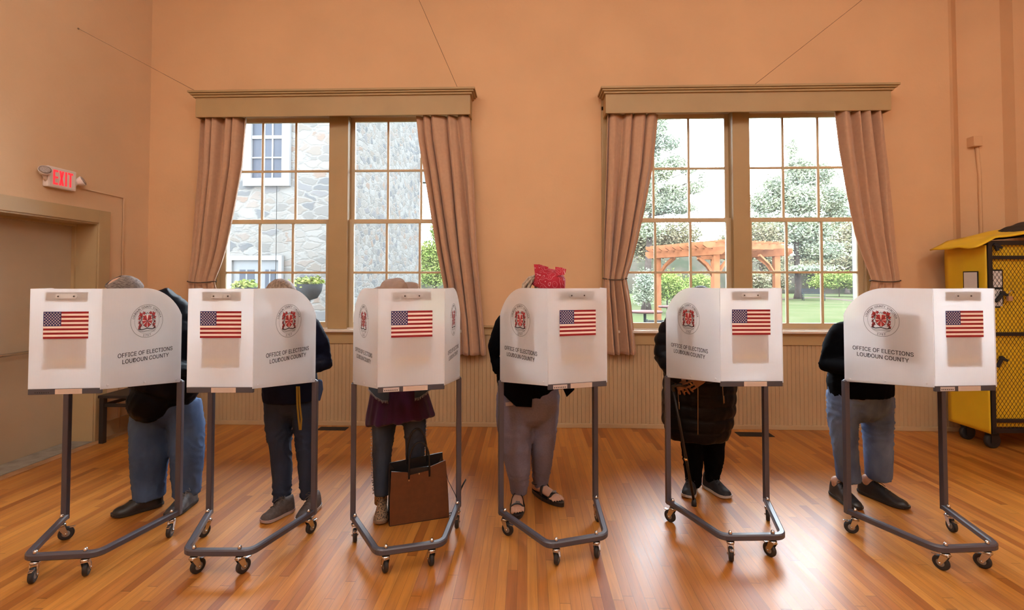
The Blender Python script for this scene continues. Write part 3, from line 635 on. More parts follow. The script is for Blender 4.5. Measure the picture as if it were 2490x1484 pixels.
for i in range(9):
    t = i / 8; q = MB(); timber(q, pl[0].lerp(pl[2], t) + up * 2.65, pl[1].lerp(pl[3], t) + up * 2.65, 0.04, 0.05, 0.3, False); q.build('purlin', pe)
for a, b in ((0, 1), (1, 0), (0, 2), (2, 0), (2, 3), (1, 3), (3, 1), (3, 2)):
    q = MB(); d_ = (pl[b] - pl[a]).normalized()
    q.tube([pl[a] + up * 1.75, pl[a] + up * 2.1 + d_ * 0.28, pl[a] + up * 2.34 + d_ * 0.62], [0.05, 0.045, 0.05], perg, seg=4, smooth=False); q.build('brace', pe)
tag(pe, 'orange stained timber pergola with curved braces on the lawn', 'pergola')

# park bench, patio table and chairs, post
steel_o = mat('grey_garden_metal', (0.0132, 0.0150, 0.0168), 0.6, spec=0.05)
b0 = P(1978, 722, 40); pb = empty('park_bench', (b0.x, 40, -0.1), math.radians(-18))
q = MB()
for i in range(4): q.box((-0.8, -0.25 + i * 0.14, 0.43), (0.8, -0.15 + i * 0.14, 0.46), steel_o)
q.build('seat', pb); q = MB()
for i in range(4): q.box((-0.8, 0.30 + i * 0.03, 0.55 + i * 0.12), (0.8, 0.33 + i * 0.03, 0.63 + i * 0.12), steel_o)
q.build('backrest', pb)
for sx in (-0.75, 0.75): q = MB(); q.tube([(sx, -0.25, 0), (sx, -0.22, 0.62), (sx, 0.25, 0.64)], 0.03, steel_o, seg=6); q.tube([(sx, 0.32, 0), (sx, 0.28, 0.45), (sx, 0.42, 1.0)], 0.03, steel_o, seg=6); q.build('leg', pb)
tag(pb, 'dark metal park bench on the lawn beside the pine', 'bench')
redtop = mat('brick_red_tabletop', (0.0455, 0.0200, 0.0173), 0.6, spec=0.05)
for px_, py_, D_, lab in ((1568, 757, 12.2, 'round brick red patio table nearest the curtain, with chairs'), (1640, 745, 13.4, 'second brick red patio table, under the pergola side')):
    c_ = P(px_, py_, D_); t = empty('patio_table', (c_.x, D_, -0.1)); q = MB(); q.lathe([(0.42, c_.z + 0.06), (0.44, c_.z + 0.08), (0.44, c_.z + 0.10), (0.42, c_.z + 0.11)], redtop); q.build('tabletop', t)
    q = MB(); q.tube([(0, 0, 0.03), (0, 0, c_.z + 0.06)], 0.035, steel_o, seg=8); q.lathe([(0.3, 0), (0.28, 0.03), (0.05, 0.05)], steel_o); q.build('base', t); tag(t, lab, 'table')
chm = mat('pale_grey_mesh_chair', (0.0448, 0.0515, 0.0582), 0.6, spec=0.05)
def patio_chair(loc, rz, lab):
    t = empty('patio_chair', loc, rz)
    q = MB(); q.box((-0.24, -0.22, 0.42), (0.24, 0.24, 0.44), chm); q.build('seat', t)
    q = MB(); q.add([(-0.24, 0.24, 0.46), (0.24, 0.24, 0.46), (0.22, 0.33, 0.92), (-0.22, 0.33, 0.92), (-0.24, 0.25, 0.46), (0.24, 0.25, 0.46), (0.22, 0.34, 0.92), (-0.22, 0.34, 0.92)], [(0, 1, 2, 3), (7, 6, 5, 4), (0, 4, 5, 1), (3, 2, 6, 7), (0, 3, 7, 4), (1, 5, 6, 2)], chm); q.build('backrest', t)
    for sx in (-0.25, 0.25):
        q = MB(); q.tube([(sx, -0.24, 0), (sx, -0.22, 0.62), (sx, 0.2, 0.66), (sx, 0.30, 0.68)], 0.014, steel_o, seg=6); q.build('arm', t)
        q = MB(); q.tube([(sx, 0.30, 0), (sx, 0.24, 0.45), (sx * 0.95, 0.335, 0.93)], 0.014, steel_o, seg=6); q.build('leg', t)
    return tag(t, lab, 'chair')
a = P(1600, 790, 9.2); patio_chair((a.x, 9.2, -0.1), math.radians(172), 'pale grey patio chair in front of the brick red table')
a = P(1548, 790, 9.4); patio_chair((a.x - 0.25, 9.4, -0.1), math.radians(120), 'pale grey patio chair half hidden by the tied curtain')
a = P(1618, 790, 10.4); patio_chair((a.x, 10.4, -0.1), math.radians(-150), 'pale grey patio chair nearest the fifth booth, beyond the window')
white_m = mat('white_exterior_paint', (0.1199, 0.1218, 0.1239), spec=0.0, rough=0.6)
a = P(2082, 640, 7.0); q = MB(); q.box((a.x - 0.035, 6.965, -0.1), (a.x + 0.035, 7.035, 2.55), white_m, bev=0.006); q.box((a.x - 0.06, 6.94, 2.5), (a.x + 0.06, 7.06, 2.6), white_m); tag(q.build('post'), 'white painted post outside at the edge of the right window', 'post')['kind'] = 'thing'
# path strip on the lawn
q = MB(); pth = mat('gravel_path', (0.0515, 0.0394, 0.0318), 0.9, var=0.1, spec=0.0)

def ground(px, py, z=-0.092):
    d = Fv + Rv * ((px - CX) / FPX) + Uv * ((CY - py) / FPX); return Vector((0, 0, CAMH)) + d * ((z - CAMH) / d.z)
q.add([ground(1900, 726), ground(1990, 722), ground(2090, 731), ground(2200, 742), ground(2200, 748), ground(2090, 735), ground(1990, 724.5), ground(1900, 729)], [(0, 1, 6, 7), (1, 2, 5, 6), (2, 3, 4, 5)], pth); po = q.build('garden_path'); struct(po)

# stone house
sh = empty('stone_house', (-3.9, 10, -0.1)); so_ = Vector(sh.location)
st1 = stone_material('rubble_stone', 2.9, 5.6, 3.0); st2 = stone_material('pebbly_stone', 5.0, 7.0, 9.0)
yA = 10.0; cxr = P(836, 600, yA).x - so_.x
q = MB(); q.box((-9, 0, 0), (cxr, 0.4, 5.45), st1); q.build('front_wall', sh)
q = MB(); fb = P(1020, 600, 15.5).x - so_.x
pts = [(cxr - 0.4, 0.4), (cxr, 0.02), (fb, 5.5), (fb - 0.4, 5.5)]
q.add([(x, y, 0) for x, y in pts] + [(x, y, 5.45 if y < 1 else 7.6) for x, y in pts], [(3, 2, 1, 0), (4, 5, 6, 7), (0, 1, 5, 4), (1, 2, 6, 5), (2, 3, 7, 6), (3, 0, 4, 7)], st2); q.build('gable_wall', sh)
q = MB(); r0 = P(1000, 285, 15.6) - so_; r1 = P(1024, 385, 15.6) - so_
q.add([r0, r1, r1 + Vector((0.35, 0, 0.1)), r0 + Vector((0.35, 0, 0.1)), r0 + Vector((0, 0.1, 0)), r1 + Vector((0, 0.1, 0)), r1 + Vector((0.35, 0.1, 0.1)), r0 + Vector((0.35, 0.1, 0.1))], [(0, 1, 2, 3), (7, 6, 5, 4), (0, 4, 5, 1), (1, 5, 6, 2), (2, 6, 7, 3), (3, 7, 4, 0)], white_m)
q.box((r1.x - 0.05, r1.y, r1.z - 0.8), (r1.x + 0.32, r1.y + 0.3, r1.z + 0.02), white_m); q.build('eaves', sh)
dkg = mat('dark_window_glass', (0.0270, 0.0300, 0.0372), 0.7, spec=0.05)
def house_window(px0, px1, py0, py1, cols, rows, nm, fw=0.10, pane_m=dkg, mid=None):
    a = P(px0, py0, yA - 0.06) - so_; b = P(px1, py1, yA - 0.06) - so_; x0, x1, z1, z0 = a.x, b.x, a.z, b.z
    q = MB(); q.box((x0, -0.08, z0 + fw), (x0 + fw, 0.02, z1 - fw), white_m); q.box((x1 - fw, -0.08, z0 + fw), (x1, 0.02, z1 - fw), white_m); q.box((x0, -0.08, z0), (x1, 0.02, z0 + fw), white_m); q.box((x0, -0.08, z1 - fw), (x1, 0.02, z1), white_m)
    xi0, xi1, zi0, zi1 = x0 + fw, x1 - fw, z0 + fw, z1 - fw
    for i in range(1, cols): xx = xi0 + (xi1 - xi0) * i / cols; q.box((xx - 0.015, -0.04, zi0), (xx + 0.015, 0.0, zi1), white_m)
    for i in range(1, rows): zz = zi0 + (zi1 - zi0) * i / rows; w_ = 0.035 if i == rows // 2 else 0.014; q.box((xi0, -0.05, zz - w_), (xi1, 0.0, zz + w_), white_m)
    o = q.build(nm, sh); g = MB(); g.box((xi0, -0.02, zi0), (xi1, -0.005, zi1), pane_m); g.build('pane', o)
house_window(595, 704, 215, 452, 3, 4, 'window', 0.17)
greyd = mat('pale_grey_door', (0.0772, 0.0797, 0.0819), spec=0.0, rough=0.5)
a = P(556, 622, yA - 0.06) - so_; b = P(685, 790, yA - 0.06) - so_
q = MB(); q.box((a.x, -0.10, 0), (a.x + 0.09, 0.02, a.z - 0.1), white_m); q.box((b.x - 0.07, -0.10, 0), (b.x, 0.02, a.z - 0.1), white_m); q.box((a.x, -0.10, a.z - 0.1), (b.x, 0.02, a.z), white_m); q.build('door_frame', sh)
xm = P(637, 660, yA).x - so_.x
for x0, x1 in ((a.x + 0.09, xm), (xm, b.x - 0.07)):
    q = MB(); q.box((x0, -0.05, 0), (x1, 0.02, a.z - 0.1), greyd, bev=0.005); dl = q.build('door', sh)
    g = MB(); w_ = x1 - x0; g.box((x0 + w_ * 0.25, -0.056, 0.9), (x1 - w_ * 0.22, -0.05, a.z - 0.30), dkg)
    g.box((x0 + w_ * 0.5 - 0.015, -0.062, 0.9), (x0 + w_ * 0.5 + 0.02, -0.056, a.z - 0.3), greyd); g.box((x0 + w_ * 0.25, -0.062, 1.35), (x1 - w_ * 0.22, -0.056, 1.38), greyd); g.build('pane', dl)
q = MB(); a = P(673, 452, yA - 0.1) - so_; b = P(668, 760, yA - 0.1) - so_; q.tube([a, a.lerp(b, 0.5) + Vector((0.01, 0, 0)), b], 0.006, mat('cable', (0.01, 0.01, 0.01), 0.9, spec=0.0), seg=6); q.build('cable', sh)
tag(sh, 'rubble stone house with white window and grey doors outside the window', 'house')
pot_m = mat('grey_planter', (0.0130, 0.0144, 0.0158), 0.7, spec=0.02)
for px_, py_, D_, r_, lab in ((752, 700, 7.6, 0.21, 'grey bowl planter with pale green leaves on a pole outside, right of the grey doors'), (600, 708, 7.8, 0.18, 'planter of green leaves on a pole in front of the grey doors')):
    c_ = P(px_, py_, D_); e = empty('planter', (c_.x, D_, -0.1)); z_ = c_.z + 0.1
    q = MB(); q.lathe([(0.03, z_ - 0.2), (r_ * 0.6, z_ - 0.17), (r_ * 0.9, z_ - 0.06), (r_, z_ + 0.06), (r_ * 0.93, z_ + 0.06)], pot_m); q.build('bowl', e)
    q = MB(); q.tube([(0, 0, 0), (0, 0, z_ - 0.18)], 0.02, pot_m, seg=8); q.build('pole', e)
    q = MB(); leaf_mesh(q, [((0, 0, z_ + 0.1), (r_ * 1.1, r_, 0.08)), ((-r_ * 0.5, -0.05, z_ + 0.05), (r_ * 0.7, r_ * 0.6, 0.10))], 520, 0.030, grn_m, random.Random(int(px_))); q.build('foliage', e)
    tag(e, lab, 'planter')
# ================================================================ VOTING BOOTHS
HW_R, HW_F, HD = 0.322, 0.172, 0.2175       # half widths at the voter's side and at the front, half depth
ZT = 1.508; ZF = 0.99; ZR = 0.925
side_ang = math.atan2(2 * HD, HW_R - HW_F); SL = math.hypot(2 * HD, HW_R - HW_F)

def draw_flag(mb, x0, z0, w, h):
    sh_ = h / 13
    for i in range(13):
        z = z0 + h - (i + 1) * sh_; xs_ = x0 + (0.395 * w if i < 7 else 0)
        mb.add([uv3(xs_, z, 0.0009), uv3(x0 + w, z, 0.0009), uv3(x0 + w, z + sh_, 0.0009), uv3(xs_, z + sh_, 0.0009)], [(0, 1, 2, 3)], red_ink if i % 2 == 0 else white_ink)
    cw, ch = 0.395 * w, 7 * sh_; cz = z0 + h - ch
    mb.add([uv3(x0, cz, 0.0009), uv3(x0 + cw, cz, 0.0009), uv3(x0 + cw, cz + ch, 0.0009), uv3(x0, cz + ch, 0.0009)], [(0, 1, 2, 3)], blue_ink)
    for r in range(9):
        for c in range(6 if r % 2 == 0 else 5):
            sx = x0 + cw * ((1 + 2 * c + (r % 2)) / 12); sz = cz + ch * (1 - (r + 1) / 10); R_ = 0.0044
            mb.add([uv3(sx + (R_ if k % 2 == 0 else R_ * 0.42) * math.sin(k * PI / 5), sz + (R_ if k % 2 == 0 else R_ * 0.42) * math.cos(k * PI / 5), 0.0014) for k in range(9, -1, -1)], [tuple(range(10))], white_ink)

def draw_seal(mb, cx, cz, R_):
    rnd = random.Random(5)
    add_ring(mb, cx, cz, R_ - 0.0016, R_, ink_m); add_ring(mb, cx, cz, R_ * 0.755, R_ * 0.765, ink_m)
    word = 'LOUDOUN COUNTY VIRGINIA'; n = len(word)
    for i, ch in enumerate(word):
        if ch == ' ': continue
        a = math.radians(166 - i * (152 / (n - 1))); rr = R_ * 0.805
        add_text(mb, ch, cx + rr * math.cos(a), cz + rr * math.sin(a), 0.0220, ink_m, rot=a - PI / 2, bold=0.0002)
    for i, ch in enumerate('1757'):
        a = math.radians(-90 + (i - 1.5) * 8.5); rr = R_ * 0.93
        add_text(mb, ch, cx + rr * math.cos(a), cz + rr * math.sin(a), 0.0220, ink_m, rot=a + PI / 2, bold=0.0002)
    s = R_ / 0.096
    def pol(pts, m_, off=0.0007): add_poly(mb, [(cx + x * s, cz + y * s) for x, y in pts], m_, off)
    def stroke(pts, w, m_, off=0.0013):
        for (xa, ya), (xb, yb) in zip(pts, pts[1:]):
            dx, dy = xb - xa, yb - ya; L_ = math.hypot(dx, dy) or 1; nx, ny = -dy / L_ * w / 2, dx / L_ * w / 2
            pol([(xa - nx, ya - ny), (xb - nx, yb - ny), (xb + nx, yb + ny), (xa + nx, ya + ny)], m_, off)
    # mantling: ragged red leaves either side
    for sg in (-1, 1):
        for (bx, by, r_) in ((0.038, 0.038, 0.017), (0.045, 0.018, 0.012), (0.041, -0.024, 0.016), (0.046, -0.006, 0.010), (0.02, 0.046, 0.013), (0.046, -0.038, 0.010), (0.030, 0.026, 0.010)):
            k = 11; pts = [(sg * (bx + r_ * (1 if i % 2 else 0.5) * rnd.uniform(0.8, 1.15) * math.cos(sg * i * 2 * PI / k)), by + r_ * (1 if i % 2 else 0.5) * rnd.uniform(0.8, 1.15) * math.sin(sg * i * 2 * PI / k)) for i in range(k)]
            pol(pts, seal_red); stroke([pts[i] for i in (0, 3, 6, 9)], 0.0011, ink_m)
    # quartered shield
    sd = [(-0.030, 0.034), (0.030, 0.034), (0.031, 0.0), (0.024, -0.022), (0.0, -0.040), (-0.024, -0.022), (-0.031, 0.0)][::-1]
    pol(sd, white_ink, 0.0009)
    pol([(0, 0), (-0.027, 0.030), (-0.006, 0.034)][::-1], seal_red, 0.0011); pol([(0, 0), (0.006, 0.034), (0.027, 0.030)][::-1], seal_red, 0.0011)
    pol([(0, 0), (0.028, 0.008), (0.022, 0.026)], seal_red, 0.0011); pol([(0, 0), (-0.022, 0.026), (-0.028, 0.008)], seal_red, 0.0011)
    pol([(0, -0.002), (-0.021, -0.024), (-0.003, -0.036)], seal_red, 0.0011); pol([(0, -0.002), (0.003, -0.036), (0.021, -0.024)], seal_red, 0.0011); pol([(0, 0), (-0.029, 0.002), (-0.024, -0.016)], seal_red, 0.0011); pol([(0, 0), (0.024, -0.016), (0.029, 0.002)], seal_red, 0.0011)
    stroke([(-0.030, 0.034), (-0.031, 0.0), (-0.024, -0.022), (0.0, -0.040), (0.024, -0.022), (0.031, 0.0), (0.030, 0.034)], 0.0026, ink_m)
    stroke([(-0.028, 0.03), (0.022, -0.024)], 0.0022, ink_m); stroke([(0.028, 0.03), (-0.022, -0.024)], 0.0022, ink_m)
    stroke([(-0.012, 0.048), (-0.006, 0.04), (0, 0.05), (0.006, 0.04), (0.012, 0.048)], 0.002, ink_m)
    for sg in (-1, 1):                                            # supporters and the ground they stand on
        stroke([(sg * 0.040, 0.030), (sg * 0.033, 0.012), (sg * 0.042, -0.004), (sg * 0.034, -0.022), (sg * 0.046, -0.036), (sg * 0.036, -0.046)], 0.003, ink_m)
        stroke([(sg * 0.050, 0.010), (sg * 0.040, 0.0), (sg * 0.050, -0.014)], 0.0018, ink_m)
    stroke([(-0.052, -0.044), (-0.03, -0.048), (0, -0.043), (0.03, -0.048), (0.052, -0.044)], 0.005, ink_m)
    stroke([(-0.050, -0.052), (-0.02, -0.058), (0.02, -0.054), (0.050, -0.058)], 0.0016, ink_m); stroke([(-0.046, -0.058), (-0.02, -0.063), (0.02, -0.060), (0.046, -0.064)], 0.0012, ink_m)

def make_caster(parent, loc):
    q = MB()
    q.lathe([(0.0001, 0.036), (0.007, 0.034), (0.0105, 0.024), (0.0105, 0.016), (0.006, 0.016)][::-1], chrome_m, seg=12)        # acorn nut over the rail
    q.tube([(0, 0, -0.03), (0, 0, 0.02)], 0.006, chrome_m, seg=8)
    q.lathe([(0.012, -0.034), (0.021, -0.032), (0.022, -0.024), (0.017, -0.020), (0.012, -0.019)], chrome_m, seg=18)
    for sx in (-1, 1):      # fork plates
        pr = [(-0.019, -0.032), (0.016, -0.032), (0.030, -0.074), (0.024, -0.090), (0.014, -0.088), (-0.004, -0.060)]
        k = len(pr); x0, x1 = sx * 0.0145, sx * 0.0165
        vs = [(x0, y, z) for y, z in pr] + [(x1, y, z) for y, z in pr]
        q.add(vs, [tuple(range(k)), tuple(range(2 * k - 1, k - 1, -1))] + [(i, (i + 1) % k, (i + 1) % k + k, i + k) for i in range(k)], chrome_m)
    q.box((-0.0165, -0.019, -0.036), (0.0165, 0.016, -0.031), chrome_m); q.tube([(-0.02, 0.021, -0.0815), (0.02, 0.021, -0.0815)], 0.0045, chrome_m, seg=8)
    c = q.build('caster', parent, loc)
    T = Matrix.Translation((0, 0.021, -0.0815)) @ Matrix.Rotation(PI / 2, 4, 'Y')
    w = MB(); w.lathe([(0.026, -0.0105), (0.033, -0.0115), (0.0375, -0.008), (0.0385, 0.0), (0.0375, 0.008), (0.033, 0.0115), (0.026, 0.0105)], rubber_m, T=T, seg=28)
    w.lathe([(0.006, -0.0125), (0.012, -0.012), (0.026, -0.009), (0.026, 0.009), (0.012, 0.012), (0.006, 0.0125)], hub_m, T=T, seg=20); w.build('wheel', c)
    l = MB(); l.box((-0.009, 0.022, -0.052), (0.009, 0.062, -0.047), chrome_m, bev=0.002); l.build('brake_lever', c)
    return c

def make_booth():
    root = empty('voting_booth')
    # bent base rail, one tube from pole foot to pole foot
    zr = 0.12; cs = [Vector((-HW_R, HD, zr)), Vector((-HW_F, -HD, zr)), Vector((HW_F, -HD, zr)), Vector((HW_R, HD, zr))]
    path = [cs[0]]
    for i in (1, 2):
        a = (cs[i - 1] - cs[i]).normalized(); b = (cs[i + 1] - cs[i]).normalized(); r = 0.045
        for k in range(7): t = k / 6; path.append(cs[i] + a * r * (1 - t) ** 2 + b * r * t ** 2)
    path.append(cs[3])
    # rectangular tube with softened corners
    q = MB(); rr = 0.0165; c_ = 0.006
    prof = [(rr, rr - c_), (rr - c_, rr), (-rr + c_, rr), (-rr, rr - c_), (-rr, -rr + c_), (-rr + c_, -rr), (rr - c_, -rr), (rr, -rr + c_)]
    vs = []; fs = []
    for i, p_ in enumerate(path):
        t = (path[min(i + 1, len(path) - 1)] - path[max(i - 1, 0)]).normalized(); sd = Vector((t.y, -t.x, 0))
        vs += [p_ + sd * u + Vector((0, 0, v * 1.05)) for u, v in prof]
    for i in range(len(path) - 1):
        for k in range(8): fs.append((i * 8 + k, i * 8 + (k + 1) % 8, (i + 1) * 8 + (k + 1) % 8, (i + 1) * 8 + k))
    fs += [tuple(range(7, -1, -1)), tuple(range(len(vs) - 8, len(vs)))]
    q.add(vs, fs, steel_m, False); q.build('base_rail', root)
    for sx in (-1, 1):
        q = MB(); q.box((sx * HW_R - 0.0155, HD - 0.0155, 0.104), (sx * HW_R + 0.0155, HD + 0.0155, 0.925), steel_m, bev=0.004)
        q.build('pole', root)
    q = MB()                                                        # crossbar joining the pole heads, rounded corners
    q.tube([(-HW_R, HD, 0.90), (-HW_R, HD, 0.922), (-HW_R + 0.012, HD - 0.004, 0.930), (-HW_R + 0.04, HD - 0.008, 0.930), (HW_R - 0.04, HD - 0.008, 0.930), (HW_R - 0.012, HD - 0.004, 0.930), (HW_R, HD, 0.922), (HW_R, HD, 0.90)], 0.0145, steel_m, seg=10); q.build('crossbar', root)
    # writing surface, tilted up towards the front
    q = MB(); zf, zb = ZF - 0.016, ZR - 0.004; i_ = 0.006
    pts = [(-HW_R + i_, HD - 0.02, zb), (-HW_F + i_, -HD + i_, zf), (HW_F - i_, -HD + i_, zf), (HW_R - i_, HD - 0.02, zb)]
    q.add([(x, y, z) for x, y, z in pts] + [(x, y, z + 0.016) for x, y, z in pts], [(0, 1, 2, 3), (7, 6, 5, 4), (0, 4, 5, 1), (1, 5, 6, 2), (2, 6, 7, 3), (3, 7, 4, 0)], mat('grey_laminate_top', (0.16, 0.15, 0.16), 0.5)); q.build('tabletop', root)
    # front lip with its two labels
    q = MB(); q.box((-HW_F - 0.004, -HD - 0.010, ZF - 0.034), (HW_F + 0.004, -HD + 0.004, ZF - 0.004), dark_m, bev=0.003)
    lip = q.build('front_lip', root)
    q = MB(); y_ = -HD - 0.0108; q.box((-0.045, y_, ZF - 0.0325), (0.085, y_ + 0.0006, ZF - 0.0065), beige_lab)
    for k in range(3): q.box((-0.03, y_ - 0.0003, ZF - 0.014 - 0.006 * k), (0.07, y_, ZF - 0.0128 - 0.006 * k), mat('faint_print', (0.42, 0.33, 0.28), 0.7))
    q.build('label', lip)
    # front panel
    th = 0.004; y0 = -HD - 0.006
    q = MB(); q.box((-HW_F, -th, ZF - ZT / 2 - ZT / 2 + (ZT - ZF) * 0 + 0, ), (HW_F, 0, 0), panel_m) if False else q.box((-HW_F - 0.0035, -th, ZF - 0.004 - ZT), (HW_F + 0.0035, 0, 0), panel_m)
    fp = q.build('front_panel', root, (0, y0, ZT))
    q = MB(); draw_flag(q, -0.109, -0.262, 0.218, 0.142)
    for p_ in [q]: pass
    fl_ = q.build('flag', fp, (0, -th, 0))
    clipm = mat('brown_grey_clip_bar', (0.05, 0.045, 0.04), 0.6)
    q = MB(); q.box((-0.103, 0.001, -0.064), (0.103, 0.014, -0.016), clipm, bev=0.002); q.build('clip_bar', fp)
    q = MB(); T = Matrix.Translation((0.0, -th - 0.004, -0.040)); pr = []
    for sgn in (1, -1):
        for k in range(9): a = -PI / 2 + PI * k / 8; pr.append((sgn * (0.040 + 0.0125 * math.cos(a)), sgn * 0.0125 * math.sin(a)))
    q.prism(pr, (0, 0.004), panel_m, T=T)
    for sx in (-1, 1): q.ball((sx * 0.038, -th - 0.0045, -0.040), 0.0042, mat('dark_screw', (0.10, 0.08, 0.07), 0.4, metal=0.7), seg=10, rings=6)
    q.build('handle_plate', fp)
    # side panels: straight top running into a rounded rear corner
    sp_poly = [(0.006, ZT), ]
    L_ = SL - 0.004; s0 = SL * 0.46; amax = math.radians(66)
    zend = 1.338
    top = [(s0 + (L_ - s0) * math.sin(amax * k / 12) / math.sin(amax), ZT - (ZT - zend) * (1 - math.cos(amax * k / 12)) / (1 - math.cos(amax))) for k in range(13)]
    poly = [(-0.008, ZT)] + top + [(L_, ZR - 0.004), (-0.008, ZF - 0.012)]
    for sg in (-1, 1):
        # local frame: x runs along the panel as seen from outside, -y outward
        if sg > 0: O = Vector((HW_F + 0.003, -HD - 0.005, 0)); ax = Vector((HW_R - HW_F, 2 * HD, 0)).normalized(); pl_ = poly
        else: O = Vector((-HW_R - 0.003, HD - 0.001, 0)); ax = Vector((HW_R - HW_F, -2 * HD, 0)).normalized(); pl_ = [(L_ - x, z) for x, z in poly][::-1]
        q = MB(); q.prism([(x, z - 1.25) for x, z in pl_][::-1], (-th, 0), panel_m)
        sp = q.build('side_panel', root, (O.x, O.y, 1.25), (0, 0, math.atan2(ax.y, ax.x)))
        mid = 0.236 if sg > 0 else L_ - 0.244
        q = MB(); draw_seal(q, mid, 1.318 - 1.25, 0.095); q.build('seal', sp, (0, -th, 0))
        q = MB(); add_text(q, 'OFFICE OF ELECTIONS', mid, 1.128 - 1.25, 0.0450, ink_m, sx=0.91, bold=0.0004); add_text(q, 'LOUDOUN COUNTY', mid, 1.092 - 1.25, 0.0450, ink_m, sx=0.91, bold=0.0004); q.build('lettering', sp, (0, -th, 0))
        q = MB()
        for t in (0.06, 0.5, 0.93): zb_ = (ZF - 0.012) + (ZR - 0.004 - ZF + 0.012) * t + 0.018; s_ = t * L_ if sg > 0 else L_ - t * L_; q.ball((s_, -th, zb_ - 1.25), (0.0065, 0.003, 0.0065), panel_m, seg=12, rings=6)
        q.build('rivet', sp)
    # casters: two under the front rail, one by each pole
    dl = (cs[0] - cs[1]).normalized()
    make_caster(root, (-0.128, -HD, zr)); make_caster(root, (0.112, -HD, zr))
    for sg in (-1, 1): make_caster(root, (sg * (HW_R - 0.014), HD - 0.042, zr))
    return root

BOOTHS = [(-2.447, 2.640, 7.5, (200, 20, -60, 190), 'white voting booth nearest the exit door, seal on its right side panel'),
          (-1.634, 2.698, 2.0, (-25, -28, 160, -22), 'white voting booth glowing in front of the stone house window, planter above it'),
          (-0.685, 2.760, 16.7, (15, 10, 185, 165), 'white voting booth with the brown tote bag on the floor inside its base'),
          (0.212, 2.858, 18.2, (-35, -38, -140, 175), 'white voting booth in front of the voter in a red bandana'),
          (1.250, 2.937, 3.1, (160, 22, 35, -28), 'white voting booth glowing in front of the window mullion with the pergola view'),
          (2.336, 2.859, 5.9, (20, 25, 60, 170), 'white voting booth standing nearest the yellow ballot cage')]
b0_ = make_booth(); booths = []
for i, (bx, by, deg, cr_, lab) in enumerate(BOOTHS):
    o = b0_ if i == 0 else dup(b0_)
    o.location = (bx, by, 0); o.rotation_euler = (0, 0, math.radians(deg)); tag(o, lab, 'voting booth', 'white voting booths in a row')
    cs_ = [k for k in kids(o) if k.name.startswith('caster')]
    for c_, a in zip(cs_, cr_): c_.rotation_euler = (0, 0, math.radians(a))
    booths.append(o)
def booth_pt(i, x, y, z):
    bx, by, deg = BOOTHS[i][:3]; c, s = math.cos(math.radians(deg)), math.sin(math.radians(deg)); return Vector((bx + x * c - y * s, by + x * s + y * c, z))
# silver inventory stickers only some booths carry
for i in (2, 3, 5, 0):
    lip = [k for k in kids(booths[i]) if k.name.startswith('front_lip')][0]
    q = MB(); y_ = -HD - 0.0108; q.box((-0.148, y_, ZF - 0.031), (-0.065, y_ + 0.0006, ZF - 0.009), dark_m if i == 0 else silver_lab)
    for k in range(7): q.box((-0.142 + k * 0.0105, y_ - 0.0003, ZF - 0.026), (-0.137 + k * 0.0105, y_, ZF - 0.020), ink_m)
    q.build('inventory_sticker', lip)
# instruction sheets hung inside the panels
names = ['booth nearest the exit door', 'booth in front of the stone house window', 'booth with the tote bag', 'booth of the red bandana voter', 'booth before the pergola window', 'booth by the yellow cage']
pm_ = mat('printed_sheet', (0.34, 0.27, 0.28), 0.8)
for i in range(6):
    q = MB(); q.box((-0.102, 0, -0.28), (0.102, 0.0012, 0), pm_)
    q.box((-0.092, -0.0005, -0.262), (0.092, 0.0, -0.238), yell_ink)
    for k in range(9): q.box((-0.07, -0.0005, -0.140 - k * 0.010), (0.02 + 0.05 * ((k * 7) % 3) / 2, 0.0, -0.137 - k * 0.010), mat('pink_print', (0.55, 0.30, 0.30), 0.8))
    bx, by, deg = BOOTHS[i][:3]; p_ = booth_pt(i, 0, -HD + 0.0035, 1.372)
    o = q.build('instruction_sheet', loc=p_, rot=(0, 0, math.radians(deg))); tag(o, 'instruction sheet behind the flag of the ' + names[i], 'paper', 'instruction sheets behind the flags')
for i, sg, sc_, zc, w, h in ((1, 1, 0.30, 1.24, 0.15, 0.27), (3, -1, 0.20, 1.235, 0.16, 0.27), (4, -1, 0.285, 1.245, 0.15, 0.28), (5, -1, 0.16, 1.235, 0.19, 0.27)):
    bx, by, deg = BOOTHS[i][:3]
    ax = Vector((HW_R - HW_F, sg * 2 * HD, 0)).normalized(); s_ = sc_
    base = Vector((sg * HW_F, -HD, 0)); dirn = Vector((sg * (HW_R - HW_F), 2 * HD, 0)).normalized(); inn = Vector((-sg * 2 * HD, (HW_R - HW_F), 0)).normalized()
    loc = base + dirn * s_ + inn * 0.006
    q = MB(); q.box((-w / 2, -0.0006, -h / 2), (w / 2, 0.0006, h / 2), pm_)
    o = q.build('instruction_sheet', loc=booth_pt(i, loc.x, loc.y, zc), rot=(0, 0, math.radians(deg) + math.atan2(ax.y, ax.x))); tag(o, 'paper sheet inside the seal panel of the ' + names[i], 'paper', 'sheets behind the seals')

